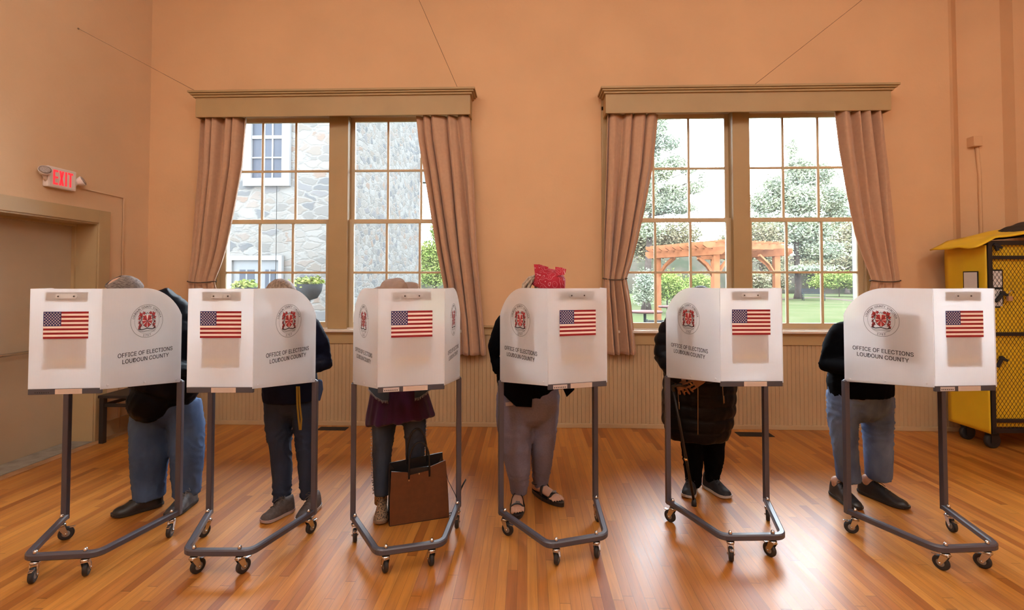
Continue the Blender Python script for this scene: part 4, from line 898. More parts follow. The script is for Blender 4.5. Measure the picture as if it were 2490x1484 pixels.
# ================================================================ YELLOW BALLOT CAGE
cg = empty('ballot_cage', (4.262, 4.50, 0), math.radians(1.5)); yv = mat('yellow_vinyl', (0.80, 0.52, 0.02), 0.45, var=0.06, vscale=3, bump=0.15, bscale=5)
CW, CD, Z0, Z1 = 1.15, 0.36, 0.15, 1.90; bm_ = mat('black_powder_steel', (0.012, 0.012, 0.014), 0.35)
q = MB(); r_ = 0.020
for x, y in ((0, 0), (CW, 0), (0, CD), (CW, CD)): q.box((x - r_, y - r_, Z0), (x + r_, y + r_, Z1), bm_, bev=0.006)
for z in (Z0 + 0.03, Z1 - 0.0): 
    for y in (0, CD): q.box((-r_, y - r_, z - r_), (CW + r_, y + r_, z + r_), bm_, bev=0.004)
    for x in (0, CW): q.box((x - r_, 0, z - r_), (x + r_, CD, z + r_), bm_, bev=0.004)
for z in (1.765, 1.06, 0.27): q.box((0, -0.018, z - 0.016), (CW, 0.012, z + 0.016), bm_, bev=0.004)
q.build('frame', cg)
q = MB(); lt = 0.0022                                     # expanded metal diamonds as crossing strands
def strand(a, b, y): 
    d_ = Vector((b[0] - a[0], 0, b[1] - a[1])); L_ = d_.length; d_.normalize(); n_ = Vector((-d_.z, 0, d_.x)) * lt / 2
    p, r = Vector((a[0], y, a[1])), Vector((b[0], y, b[1])); q.add([p - n_, r - n_, r + n_, p + n_, p - n_ + Vector((0, .002, 0)), r - n_ + Vector((0, .002, 0)), r + n_ + Vector((0, .002, 0)), p + n_ + Vector((0, .002, 0))], [(0, 1, 2, 3), (7, 6, 5, 4), (0, 4, 5, 1), (2, 6, 7, 3)], bm_)
px_, pz_ = 0.036, 0.054; z0m, z1m = Z0 + 0.05, Z1 - 0.02; Wm = 0.62
k = -int((z1m - z0m) / pz_) - 1
while k * px_ < Wm + 1:
    for sgn in (1, -1):
        x0 = k * px_ if sgn > 0 else k * px_ + (z1m - z0m) / pz_ * px_; x1 = x0 + sgn * (z1m - z0m) / pz_ * px_
        a, b = (x0, z0m), (x1, z1m)
        if a[0] > b[0]: a, b = b, a
        if b[0] <= 0 or a[0] >= Wm: continue
        def cut(p, r_x, other): t = (r_x - p[0]) / (other[0] - p[0]); return (r_x, p[1] + (other[1] - p[1]) * t)
        if a[0] < 0: a = cut(a, 0, b)
        if b[0] > Wm: b = cut(b, Wm, a)
        strand(a, b, -0.002)
    k += 1
q.build('mesh_door', cg)
q = MB()                                                  # side cover hanging over the end, slightly bellied
def cov(u, v):
    y = -0.01 + (CD + 0.03) * u; z = Z0 - 0.0 + (Z1 - 0.02 - Z0) * v; b = 0.024 + 0.018 * math.sin(u * PI) * math.sin(v * PI) + 0.006 * noise.noise(Vector((u * 3, v * 5, 1)))
    return (-b - 0.004, y + 0.03 * (u > 0.99), z)
q.grid(cov, 20, 50, yv); sc2 = q.build('side_cover', cg, solid=0.004)
q = MB(); q.box((0.02, 0.012, Z0 + 0.06), (CW - 0.02, 0.015, Z1 - 0.02), yv); q.box((0.03, 0.036, Z0 + 0.06), (CW - 0.03, CD - 0.02, Z0 + 0.08), bm_); q.build('inner_cover', cg)
q = MB()                                                  # pouch flap behind the mesh
q.add([(0.0, 0.008, 1.30), (0.26, 0.003, 1.37), (0.27, 0.003, 0.965), (0.0, 0.008, 1.0), (0.0, 0.0115, 1.30), (0.26, 0.0115, 1.37), (0.27, 0.0115, 0.965), (0.0, 0.0115, 1.0)], [(3, 2, 1, 0), (4, 5, 6, 7), (0, 1, 5, 4), (1, 2, 6, 5), (2, 3, 7, 6)], yv); q.build('pouch', cg)
q = MB()                                                  # folded cover on the top, with a raised flap over the left end
def topc(u, v):
    x = -0.17 + (CW + 0.25) * u; y = -0.06 + (CD + 0.12) * v
    z = Z1 + 0.035 + 0.13 * math.exp(-((u - 0.55) / 0.3) ** 2) * (0.6 + 0.4 * v) + 0.02 * noise.noise(Vector((u * 6, v * 4, 2))) - 0.08 * max(0, 0.13 - u) / 0.13
    return (x, y, z)
q.grid(topc, 40, 12, yv); q.build('top_cover', cg, solid=0.012)
q = MB()
def topf(u, v):
    x = 0.26 + 0.80 * u; y = -0.09 + 0.42 * v; z = Z1 + 0.05 + 0.19 * math.sin(min(1, u * 1.5) * PI / 2) * (0.7 + 0.3 * v) + 0.012 * noise.noise(Vector((u * 9, v * 5, 8)))
    return (x, y, z)
q.grid(topf, 30, 10, mat('black_webbing', (0.015, 0.014, 0.015), 0.7)); q.build('black_flap', cg, solid=0.01)
for x, z, a, L_ in ((0.055, 1.875, 10, 0.05), (0.10, 1.435, -40, 0.10), (0.08, 0.84, -30, 0.09)):
    q = MB(); c_, s_ = math.cos(math.radians(a)), math.sin(math.radians(a))
    q.box((-0.014, -0.03, -L_), (0.014, -0.012, 0.02), mat('black_webbing', (0.015, 0.014, 0.015), 0.7), T=Matrix.Translation((x, 0, z)) @ Matrix.Rotation(math.radians(-a), 4, 'Y'), bev=0.004)
    q.box((-0.03, -0.032, -0.012), (0.05, -0.018, 0.012), mat('black_webbing', (0.015, 0.014, 0.015), 0.7), T=Matrix.Translation((x, 0, z)) @ Matrix.Rotation(math.radians(25), 4, 'Y'), bev=0.004); q.build('strap', cg)
q = MB(); q.box((-0.049, 0.05, 1.37), (-0.046, 0.20, 1.64), black_m); q.box((-0.051, 0.062, 1.38), (-0.049, 0.19, 1.63), paper_m); q.build('side_document_pocket', cg)
q = MB(); q.box((0.022, 0.006, 1.30), (0.135, 0.010, 1.655), black_m); q.box((0.034, 0.003, 1.49), (0.122, 0.006, 1.64), paper_m); q.box((0.034, 0.003, 1.315), (0.122, 0.006, 1.47), paper_m); q.build('front_document_pocket', cg)
q = MB(); q.tube([(0.145, -0.03, 1.41), (0.15, -0.035, 1.45), (0.175, -0.035, 1.465), (0.20, -0.03, 1.44)], 0.004, chrome_m, seg=8); q.box((0.13, -0.045, 1.365), (0.17, -0.022, 1.41), mat('brass_padlock', (0.6, 0.42, 0.3), 0.35, metal=0.6), bev=0.004); q.build('padlock', cg)
for x, y in ((0.05, 0.06), (CW - 0.05, 0.06), (0.05, CD - 0.06), (CW - 0.05, CD - 0.06)):
    q = MB(); q.box((x - 0.04, y - 0.03, 0.12), (x + 0.04, y + 0.03, 0.155), bm_, bev=0.004); q.box((x - 0.03, y - 0.026, 0.05), (x + 0.03, y - 0.022, 0.13), bm_); q.box((x - 0.03, y + 0.022, 0.05), (x + 0.03, y + 0.026, 0.13), bm_)
    ca = q.build('caster', cg); q = MB(); q.lathe([(0.03, -0.018), (0.062, -0.02), (0.07, -0.012), (0.07, 0.012), (0.062, 0.02), (0.03, 0.018)], rubber_m, T=Matrix.Translation((x, y, 0.07)) @ Matrix.Rotation(PI / 2, 4, 'X')); q.build('wheel', ca)
tag(cg, 'yellow vinyl covered black steel ballot cage on casters at the right wall', 'cage cart')
# ================================================================ PEOPLE
def blob(name, tubes, voxel, material, parent, smooth=6, fold=None, origin=Vector((0, 0, 0)), balls=(), seg=20, mats_fn=None, cap=True, boxes=()):
    """tubes: (points, radii, side) merged into one continuous surface"""
    q = MB()
    for t in tubes:
        pts, rad = t[0], t[1]; sd = t[2] if len(t) > 2 else None; re = t[3] if len(t) > 3 else True
        q.tube([Vector(p) - origin for p in pts], list(rad), material, seg=seg, side=sd, round_ends=re)
    for b in balls: q.ball(Vector(b[0]) - origin, b[1], material, R=b[2] if len(b) > 2 else None, seg=20, rings=14)
    me = q.mesh('tmp'); o = bpy.data.objects.new('tmp', me); COL.objects.link(o)
    r = o.modifiers.new('r', 'REMESH'); r.mode = 'VOXEL'; r.voxel_size = voxel; r.adaptivity = 0
    if smooth: s = o.modifiers.new('s', 'SMOOTH'); s.factor = 0.5; s.iterations = smooth
    dg = bpy.context.evaluated_depsgraph_get(); dg.update(); ev = o.evaluated_get(dg)
    m2 = bpy.data.meshes.new_from_object(ev, depsgraph=dg)
    bpy.data.objects.remove(o); bpy.data.meshes.remove(me)
    m2.name = name; m2.materials.clear(); m2.materials.append(material)
    if fold:
        n = len(m2.vertices); co = np.empty(n * 3); m2.vertices.foreach_get('co', co); co = co.reshape(-1, 3)
        no = np.array([v.normal[:] for v in m2.vertices]); d = np.array([fold(Vector(c) + origin) for c in co])
        co += no * d[:, None]; m2.vertices.foreach_set('co', co.ravel()); m2.update()
    if mats_fn:
        ms, fn = mats_fn
        for x in ms: m2.materials.append(x)
        for p in m2.polygons: p.material_index = fn(p.center + origin)
    m2.polygons.foreach_set('use_smooth', [True] * len(m2.polygons))
    o = bpy.data.objects.new(name, m2); COL.objects.link(o)
    if parent is not None: o.parent = parent
    return o

def folds(seed, amp, sx=9, sz=20, knees=()):
    def f(p):
        w = noise.noise(Vector((p.x * 3, p.y * 3, p.z * 4 + seed)))
        q = Vector((p.x * sx, p.y * sx, p.z * sz + seed + 7 * w))
        v = (1 - abs(noise.noise(q)) * 2.2) ** 3 if abs(noise.noise(q)) < 0.45 else 0          # creases: sharp ridges
        k = 0.45
        for (z, h) in knees: k += math.exp(-((p.z - z) / h) ** 2)
        return amp * (v - 0.35) * k + amp * 0.5 * w
    return f
def quilt(seed, amp, step=0.085):
    def f(p):
        t = (p.z + 0.018 * noise.noise(Vector((p.x * 4, p.y * 4, seed)))) / step; u = t - math.floor(t)
        return amp * (math.sqrt(max(0, 1 - (2 * u - 1) ** 2)) - 0.6) + amp * 0.5 * noise.noise(Vector((p.x * 16, p.y * 16, p.z * 12)))
    return f

skin_m = mat('skin', (0.52, 0.30, 0.21), 0.5, var=0.05, vscale=9)
skin_d = mat('brown_skin', (0.26, 0.13, 0.08), 0.5, var=0.08, vscale=9)
def V(*a): return Vector(a)
def hand_tubes(wrist, direction, palm_n, thumb_side, curl=0.6, s=1.0):
    """palm and five separate fingers; direction: wrist to knuckles, palm_n: out of the palm, thumb_side: across the palm"""
    d = direction.normalized(); n_ = (palm_n - d * palm_n.dot(d)).normalized(); t = n_.cross(d); t = t if t.dot(thumb_side) > 0 else -t
    T_ = [([wrist, wrist + d * 0.035 * s, wrist + d * 0.085 * s], [(0.026 * s, 0.019 * s), (0.037 * s, 0.016 * s), (0.040 * s, 0.013 * s)], t)]
    for i, (off, ln) in enumerate(((0.0325, 0.072), (0.0112, 0.082), (-0.0108, 0.076), (-0.0320, 0.060))):
        p = wrist + d * 0.086 * s + t * off * s; a = curl * (0.8 + 0.15 * i); pts = [p - d * 0.01 * s]; dd = d.copy()
        for k, f_ in enumerate((0.45, 0.32, 0.26)):
            ang = a * (k + 0.6) * 0.6; dd = (d * math.cos(ang) + n_ * math.sin(ang)); pts.append(pts[-1] + (dd + t * off * 4.5) * ln * f_ * s)
        T_.append((pts, [0.0080 * s, 0.0078 * s, 0.0073 * s, 0.0062 * s], None))
    p = wrist + d * 0.022 * s + t * 0.026 * s
    T_.append(([p, p + (t * 0.9 + d * 0.6 + n_ * 0.3).normalized() * 0.036 * s, p + (t * 0.6 + d * 0.9 + n_ * 0.5).normalized() * 0.066 * s], [0.0125 * s, 0.0105 * s, 0.0078 * s], None))
    return T_

def shoe(parent, heel, toe, width, height, up_m, sole_m, name='shoe', lace_m=None, origin=V(0, 0, 0), collar=0.0, sole_h=0.024, toe_lift=0.006):
    heel = Vector((heel[0], heel[1], 0)); toe = Vector((toe[0], toe[1], 0)); ax = toe - heel; L_ = ax.length; ax.normalize(); sd = Vector((-ax.y, ax.x, 0))
    def wf(t): return width / 2 * (0.62 + 0.38 * math.sin(min(1, t / 0.72) * PI / 2)) * (1 - max(0, (t - 0.72) / 0.28) ** 2.6 * 0.62) * (0.70 + 0.30 * min(1, t / 0.10)) * (1 - 0.12 * math.exp(-((t - 0.42) / 0.15) ** 2))
    def hf(t): return height * (1.0 - 0.06 * math.sin(min(1, t / 0.34) * PI) if t < 0.34 else 1.0 - 0.50 * min(1, (t - 0.34) / 0.46) ** 1.15) * (1 - max(0, (t - 0.82) / 0.18) ** 2 * 0.35)
    root = MB(); n = 22; m = 12
    def up(u, v):
        t = 0.004 + 0.992 * v; a = PI * u; c = heel + ax * (L_ * t); h = hf(t) - sole_h * 0.7; w = wf(t)
        end = min(1, min(t, 1 - t) / 0.05) ** 0.5
        top = abs(math.sin(a)) ** (0.75 if t > 0.4 else 0.6)
        nz = 0.0018 * noise.noise(c * 40 + Vector((u * 8, 0, 0)))
        return c + sd * (math.cos(a) * (w * 0.97 * (0.5 + 0.5 * end) - (0.20 * w * top if t < 0.4 else 0.06 * w * top))) + Vector((0, 0, sole_h * 0.7 + h * top * (0.3 + 0.7 * end) + nz)) - origin
    root.grid(up, 16, n, up_m); o = root.build(name, parent)
    q = MB(); out = []
    for i in range(n + 1): t = i / n; out.append((t, wf(t) * (1.0 if 0 < i < n else 0.55)))
    ring = [heel + ax * (L_ * t) + sd * w for t, w in out] + [heel + ax * (L_ * t) - sd * w for t, w in out[::-1]]
    k = len(ring); vs = []
    for z, g in ((0.0015, 0.93), (sole_h * 0.35, 1.02), (sole_h, 1.03)):
        c0 = heel + ax * L_ / 2
        for p in ring: tt = (p - heel).dot(ax) / L_; vs.append(c0 + (p - c0) * g + Vector((0, 0, z + toe_lift * max(0, (tt - 0.8) / 0.2) ** 2)) - origin)
    q.add(vs, [tuple(range(k))] + [(r * k + i, (r + 1) * k + i, (r + 1) * k + (i + 1) % k, r * k + (i + 1) % k) for r in (0, 1) for i in range(k)] + [tuple(range(3 * k - 1, 2 * k - 1, -1))], sole_m, False); q.build('sole', o)
    if lace_m:
        q = MB()
        for i in range(4):
            t = 0.40 + i * 0.075; c = heel + ax * L_ * t + Vector((0, 0, hf(t) + 0.001)); w = wf(t) * 0.45
            q.tube([c + sd * w - Vector((0, 0, 0.009)) - origin, c + Vector((0, 0, 0.002)) - origin, c - sd * w - Vector((0, 0, 0.009)) + ax * 0.012 - origin], 0.0024, lace_m, seg=6)
        c = heel + ax * L_ * 0.36 + Vector((0, 0, hf(0.36) + 0.004)) - origin
        for s_ in (-1, 1):
            q.tube([c, c + sd * s_ * 0.022 + Vector((0, 0, 0.012)), c + sd * s_ * 0.040 + ax * 0.012 + Vector((0, 0, -0.002)), c + sd * s_ * 0.02 + ax * 0.016, c], 0.002, lace_m, seg=6)
            q.tube([c, c + sd * s_ * 0.02 + ax * 0.03 - Vector((0, 0, 0.01)), c + sd * s_ * 0.034 + ax * 0.045 - Vector((0, 0, 0.028))], 0.002, lace_m, seg=6)
        q.build('laces', o)
    return o

def face(parent, hc, fwd, up_, sk, s=1.0, hair_m=None):
    """eyes and mouth on a head at hc looking along fwd"""
    fwd = fwd.normalized(); sd = up_.cross(fwd).normalized()
    for k in (-1, 1):
        q = MB(); q.ball(hc + fwd * 0.088 * s + sd * k * 0.032 * s + up_ * 0.005, 0.0125 * s, mat('eye_white', (0.8, 0.78, 0.74), 0.3), seg=10, rings=8); q.ball(hc + fwd * 0.0975 * s + sd * k * 0.032 * s + up_ * 0.004, 0.0055 * s, mat('dark_iris', (0.05, 0.03, 0.02), 0.2), seg=8, rings=6); q.build('eye', parent)
    q = MB(); c = hc + fwd * 0.094 * s - up_ * 0.062 * s; q.tube([c - sd * 0.022, c + fwd * 0.004, c + sd * 0.022], [0.003, 0.0055, 0.003], mat('lips', (0.42, 0.18, 0.15), 0.5), seg=8); q.build('mouth', parent)

def person(i, J, sk, voxel, curl=0.5, feet=True, toes=False, build_hands=True):
    """one continuous body from a table of joints (world coordinates)"""
    root = empty('person', (J['root'].x, J['root'].y, 0)); O = Vector(root.location); T_ = []
    X = J.get('side', V(1, 0, 0)); pel, chest, neck, hc = J['pelvis'], J['chest'], J['neck'], J['head']; g = J.get('girth', 1.0)
    T_.append(([pel - V(0, 0, 0.06), pel + V(0, 0, 0.06), pel.lerp(chest, 0.45), chest, chest.lerp(neck, 0.65), neck], [(0.150 * g, 0.105 * g), (0.150 * g, 0.105 * g), (0.128 * g, 0.095 * g), (0.155, 0.105), (0.11, 0.075), (0.055, 0.055)], X))
    T_.append(([neck, neck.lerp(hc, 0.6), hc], [0.056, 0.054, 0.05], X))
    up_ = J.get('headup', (hc - neck).normalized()); fw = J['look']; fw = (fw - up_ * fw.dot(up_)).normalized(); sd = up_.cross(fw)
    Rm = Matrix((sd, fw, up_)).transposed()
    B = [(hc + up_ * 0.02, (0.074, 0.095, 0.098), Rm), (hc + fw * 0.022 - up_ * 0.055, (0.054, 0.066, 0.062), Rm), (hc + fw * 0.096 - up_ * 0.020, (0.013, 0.018, 0.024), Rm)]
    for k in (-1, 1): B.append((hc + sd * k * 0.078 - fw * 0.008 - up_ * 0.012, (0.010, 0.019, 0.031), Rm))
    for s_ in ('L', 'R'):
        sh_, el, wr_ = J['sh' + s_], J['el' + s_], J['wr' + s_]
        T_.append(([chest.lerp(neck, 0.6), sh_, sh_.lerp(el, 0.5), el, el.lerp(wr_, 0.35), wr_], [0.055, 0.056, 0.045, 0.038, 0.038, 0.026], None))
        T_ += hand_tubes(wr_, J.get('hd' + s_, (wr_ - el)), J.get('pn' + s_, V(0, 0, -1)), J.get('th' + s_, V(1, 0, 0) * (1 if s_ == 'L' else -1)), curl)
        hp, kn, an, to = J['hp' + s_], J['kn' + s_], J['an' + s_], J['to' + s_]
        tr = J['tr' + s_]; m_ = len(tr)
        bare = toes or J.get('bare', False)
        T_.append(([p for p in tr[:-1]] + [V(tr[-1].x, tr[-1].y, tr[-1].z + 0.03), V(an.x, an.y, an.z - 0.01) if bare else tr[-1] + V(0, 0, 0.012)], [0.066, 0.058, 0.046, 0.040, 0.034, 0.033, 0.033][-(m_ + 1):] if m_ == 6 else [0.066, 0.055, 0.044, 0.037, 0.032, 0.030], None))
        an = an if toes else an + V(0, 0, 0.015); hl = V(an.x, an.y, 0.045); d_ = V(to.x - an.x, to.y - an.y, 0); L_ = d_.length; d_.normalize(); hl2 = hl - d_ * 0.035
        fz = J.get('footz', 0.030)
        if toes: T_.append(([V(hl2.x, hl2.y, fz + 0.012), V(*(hl2 + d_ * 0.06)[:2], fz + 0.022), V(*(hl2 + d_ * 0.13)[:2], fz + 0.012), V(*(hl + d_ * (L_ - 0.065))[:2], fz + 0.002)], [(0.029, 0.030), (0.034, 0.036), (0.038, 0.026), (0.042, 0.017)], V(-d_.y, d_.x, 0)))
        if bare: T_.append(([an, V(hl2.x, hl2.y, fz + 0.02) + d_ * (0.03 if toes else 0.055)], [0.034, 0.030 if toes else 0.024], None))
        if toes:
            sdd = V(-d_.y, d_.x, 0) * (1 if s_ == 'R' else -1)      # big toe on the inner side
            for k, (o_, ln, r_) in enumerate(((0.030, 0.056, 0.0125), (0.0085, 0.055, 0.0085), (-0.0085, 0.050, 0.0080), (-0.0250, 0.043, 0.0075), (-0.0405, 0.034, 0.0075))):
                a = V(*(hl + d_ * (L_ - 0.085))[:2], fz - 0.002) + sdd * o_; T_.append(([a, a + d_ * ln * 0.6 + V(0, 0, 0.005), a + d_ * ln + V(0, 0, -0.004)], [r_, r_, r_ * 0.85], None))
    b = blob('body', T_, voxel, sk, root, smooth=2, origin=O, balls=B)
    face(b, hc - O, fw, up_, sk)
    return root, O, up_, fw, sd, Rm

def trousers(root, O, J, m_, rad, fold, voxel=0.012, cuff_flat=True, pel_r=(0.17, 0.13), name='trousers', extra=()):
    T_ = []
    pel = J['pelvis']; T_.append(([pel + V(0, 0, 0.10), pel, (J['hpL'] + J['hpR']) / 2 - V(0, 0, 0.0)], [pel_r, pel_r, (pel_r[0] * 0.95, pel_r[1] * 0.95)], J.get('side', V(1, 0, 0))))
    for s_ in ('L', 'R'):
        T_.append((J['tr' + s_], rad[s_], J.get('side', V(1, 0, 0)), False))
    T_ += list(extra)
    return blob(name, T_, voxel, m_, root, smooth=3, fold=fold, origin=O)

def mkdenim(name, c, c2): return mat(name, c, 0.85, color2=c2, vscale=5, bump=0.15, bscale=300, stretch=(1, 1, 0.5))

# ---- voter 1: heavy man in a dark jacket, bowed over the first booth
D1 = 3.22
J = dict(root=V(-2.47, 3.22, 0), pelvis=P(398, 975, 3.28), chest=P(395, 810, 3.14), neck=P(345, 742, 2.99), head=P(309, 716, 2.90), look=V(-0.55, -0.6, -0.6), headup=V(-0.30, -0.55, 0.78).normalized(), girth=1.25,
         shL=P(300, 790, 3.02), shR=P(432, 775, 3.16), elL=P(290, 880, 2.95), elR=P(484, 900, 3.28), wrL=booth_pt(0, -0.12, 0.05, 1.03), wrR=booth_pt(0, 0.14, 0.12, 1.01),
         hpL=P(368, 990, 3.26), hpR=P(440, 985, 3.30), knL=P(364, 1100, 3.22), knR=P(452, 1090, 3.26), anL=V(-2.56, 3.21, 0.10), anR=V(-2.33, 3.26, 0.10), toL=V(-2.745, 3.04, 0), toR=V(-2.345, 3.03, 0))
J['trL'] = [P(372, 985, 3.26), P(364, 1040, 3.25), P(364, 1110, 3.22), P(362, 1160, 3.21), P(364, 1212, 3.20)]
J['trR'] = [P(442, 980, 3.3), P(455, 1040, 3.3), P(456, 1110, 3.28), P(454, 1160, 3.27), P(455, 1204, 3.27)]
root, O, up_, fw, sd, Rm = person(0, J, skin_m, 0.007)
p1 = root
jeans1 = mkdenim('mid_blue_denim', (0.026, 0.060, 0.155), (0.075, 0.135, 0.27))
trousers(root, O, J, jeans1, dict(L=[(0.125, 0.13), (0.118, 0.125), (0.112, 0.115), (0.100, 0.105), (0.094, 0.10)], R=[(0.115, 0.13), (0.105, 0.12), (0.098, 0.11), (0.092, 0.10), (0.080, 0.09)]), folds(1, 0.0055, knees=((0.45, 0.14), (0.13, 0.08))), pel_r=(0.21, 0.16))
jk1 = mat('black_navy_nylon', (0.003, 0.004, 0.008), 0.5, spec=0.10, var=0.2, vscale=4, bump=0.25, bscale=25)
hd1 = P(378, 990, 3.24)
blob('jacket', [([P(372, 975, 3.20), P(386, 960, 3.23), P(398, 930, 3.25), P(400, 850, 3.2), P(392, 790, 3.12), P(368, 748, 3.04)], [(0.15, 0.16), (0.225, 0.20), (0.255, 0.20), (0.24, 0.175), (0.20, 0.15), (0.09, 0.09)], V(1, 0, -0.25)),
                ([P(300, 792, 3.05), P(350, 752, 3.06), P(402, 728, 3.12), P(434, 758, 3.17)], [0.085, 0.095, 0.085, 0.085], None),
                ([J['shL'], J['elL'], J['wrL'] + V(0, 0.06, 0)], [0.085, 0.07, 0.05], None), ([J['shR'], P(470, 830, 3.24), J['elR'], J['wrR'] + V(0.0, 0.07, 0)], [0.095, 0.085, 0.075, 0.05], None)],
     0.012, jk1, root, smooth=5, fold=folds(4, 0.012, 7, 12), origin=O)
hairg = mat('short_grey_hair', (0.095, 0.065, 0.05), 0.7, color2=(0.24, 0.185, 0.155), vscale=60, bump=0.5, bscale=220, stretch=(1, 1, 3))
hc = J['head'] - O
def hair_cap(root, hc, up_, fw, sd, Rm, m_, scale=1.06, fwd_cut=0.035, low=-0.03, bald=False, thick=0.0, seedv=0):
    q = MB()
    def fn(u, v):
        th_ = 2 * PI * u; ph = v * math.radians(108)
        loc = Vector((0.074 * math.sin(ph) * math.cos(th_), 0.095 * math.sin(ph) * math.sin(th_), 0.098 * math.cos(ph)))
        if loc.y > fwd_cut and loc.z < 0.055: loc.y = fwd_cut + (loc.y - fwd_cut) * 0.35; loc.z = max(loc.z, 0.040)
        k = scale + thick + 0.02 * noise.noise(loc * 60 + Vector((seedv, 0, 0)))
        return hc + up_ * 0.02 + Rm @ (loc * k)
    q.grid(fn, 48, 20, m_); return q.build('hair', root, solid=0.006)
q = MB()
def fn(u, v):
    th_ = 2 * PI * u; ph = math.radians(20 + 20 * math.sin(th_) ** 2) * 0 + math.radians(26) + v * math.radians(80)
    loc = Vector((0.074 * math.sin(ph) * math.cos(th_), 0.095 * math.sin(ph) * math.sin(th_), 0.098 * math.cos(ph)))
    if loc.y > 0.05: loc.y = 0.05; loc.z = max(loc.z, 0.06)
    return hc + up_ * 0.02 + Rm @ (loc * (1.05 + 0.02 * noise.noise(loc * 70)))
q.grid(fn, 48, 18, hairg); q.build('hair', root, solid=0.005)
bsh = mat('black_shoe_leather', (0.016, 0.014, 0.014), 0.38, var=0.3, vscale=20); dsole = mat('dark_rubber_sole', (0.02, 0.018, 0.017), 0.6)
gsh = mat('dark_grey_trainer', (0.035, 0.037, 0.045), 0.5, color2=(0.12, 0.12, 0.13), vscale=22)
shoe(root, (-2.515, 3.235), (-2.715, 3.045), 0.112, 0.118, bsh, dsole, 'left_shoe' if False else 'shoe', bsh, O)
shoe(root, (-2.335, 3.30), (-2.335, 3.04), 0.108, 0.115, gsh, dsole, 'shoe', mat('grey_laces', (0.25, 0.25, 0.26), 0.7), O)
tag(root, 'person in dark jacket and blue jeans, grey balding head bowed over the booth', 'person')

# ---- voter 2: navy sweater, slim dark jeans, yellow lanyard
J = dict(root=V(-1.55, 3.15, 0), pelvis=P(706, 955, 3.27), chest=P(700, 815, 3.2), neck=P(692, 765, 3.10), head=P(685, 728, 3.02), look=V(-0.1, -0.7, -0.7), headup=V(0, -0.55, 0.83).normalized(), girth=0.95,
         shL=P(645, 792, 3.16), shR=P(752, 795, 3.2), elL=P(632, 880, 3.1), elR=P(788, 884, 3.26), wrL=booth_pt(1, -0.12, 0.06, 1.03), wrR=booth_pt(1, 0.16, 0.16, 0.99),
         hpL=P(678, 975, 3.26), hpR=P(738, 975, 3.28), knL=P(683, 1100, 3.2), knR=P(746, 1100, 3.24), anL=V(-1.615, 3.17, 0.10), anR=V(-1.44, 3.22, 0.10), toL=V(-1.70, 2.99, 0), toR=V(-1.475, 3.0, 0))
J['trL'] = [P(677, 970, 3.26), P(677, 1030, 3.25), P(683, 1100, 3.21), P(686, 1160, 3.19), P(686, 1224, 3.17)]
J['trR'] = [P(737, 970, 3.28), P(742, 1030, 3.27), P(746, 1100, 3.24), P(749, 1160, 3.23), P(750, 1212, 3.22)]
root, O, up_, fw, sd, Rm = person(1, J, skin_m, 0.007); p2_ = root
trousers(root, O, J, mkdenim('dark_indigo_denim', (0.010, 0.018, 0.040), (0.022, 0.035, 0.075)), dict(L=[(0.088, 0.105), (0.084, 0.10), (0.070, 0.08), (0.060, 0.068), (0.056, 0.062)], R=[(0.088, 0.105), (0.076, 0.095), (0.062, 0.075), (0.054, 0.066), (0.050, 0.058)]), folds(7, 0.008, knees=((0.44, 0.12), (0.12, 0.06))), pel_r=(0.165, 0.125))
navy = mat('navy_knit', (0.005, 0.006, 0.018), 0.85, spec=0.15, var=0.15, vscale=8, bump=0.2, bscale=180)
blob('sweater', [([P(706, 974, 3.26), P(706, 935, 3.26), P(705, 870, 3.24), P(700, 815, 3.2), P(694, 780, 3.14)], [(0.180, 0.145), (0.187, 0.15), (0.175, 0.14), (0.175, 0.13), (0.085, 0.08)], V(1, 0, 0), False),
                 ([J['shL'], J['elL'], J['wrL'] + V(0, 0.05, 0)], [0.075, 0.062, 0.042], None), ([J['shR'], P(776, 835, 3.23), J['elR'], J['elR'].lerp(J['wrR'], 0.5), J['wrR'] + V(0.01, 0.02, 0)], [0.075, 0.068, 0.064, 0.060, 0.048], None), ([J['shL'], P(698, 775, 3.14), J['shR']], [0.07, 0.075, 0.07], None)],
     0.011, navy, root, smooth=4, fold=folds(9, 0.009, 8, 14), origin=O)
brh = mat('ash_brown_hair', (0.14, 0.085, 0.055), 0.6, color2=(0.33, 0.22, 0.15), vscale=40, bump=0.5, bscale=200, stretch=(3, 1, 1))
hair_cap(root, J['head'] - O, up_, fw, sd, Rm, brh, 1.19)
gry = mat('grey_brown_knit_shoe', (0.085, 0.065, 0.06), 0.7, var=0.2, vscale=60); reds = mat('red_white_sole', (0.28, 0.06, 0.05), 0.6, color2=(0.55, 0.50, 0.47), vscale=4)
shoe(root, (-1.575, 3.19), (-1.69, 2.995), 0.100, 0.115, gry, reds, 'shoe', mat('brown_laces', (0.10, 0.07, 0.06), 0.7), O)
shoe(root, (-1.435, 3.26), (-1.455, 3.01), 0.098, 0.115, gry, mat('white_sole', (0.55, 0.52, 0.50), 0.5), 'shoe', mat('brown_laces', (0.10, 0.07, 0.06), 0.7), O)
q = MB(); lan = mat('yellow_black_lanyard', (0.30, 0.19, 0.02), 0.7)
def ribbon(mb, pts, w, m_, nrm=V(0, -1, 0), th_=0.002):
    mb.tube(pts, [(w / 2, th_)] * len(pts), m_, seg=8, side=(1, 0, 0), smooth=False)
ribbon(q, [P(722, 940, 3.08) - O, P(723, 985, 3.09) - O, P(726, 1020, 3.10) - O, P(729, 1046, 3.11) - O], 0.013, lan); ribbon(q, [P(727, 940, 3.085) - O, P(729, 985, 3.095) - O, P(733, 1020, 3.105) - O, P(731, 1046, 3.11) - O], 0.013, lan)
q.build('lanyard', root)
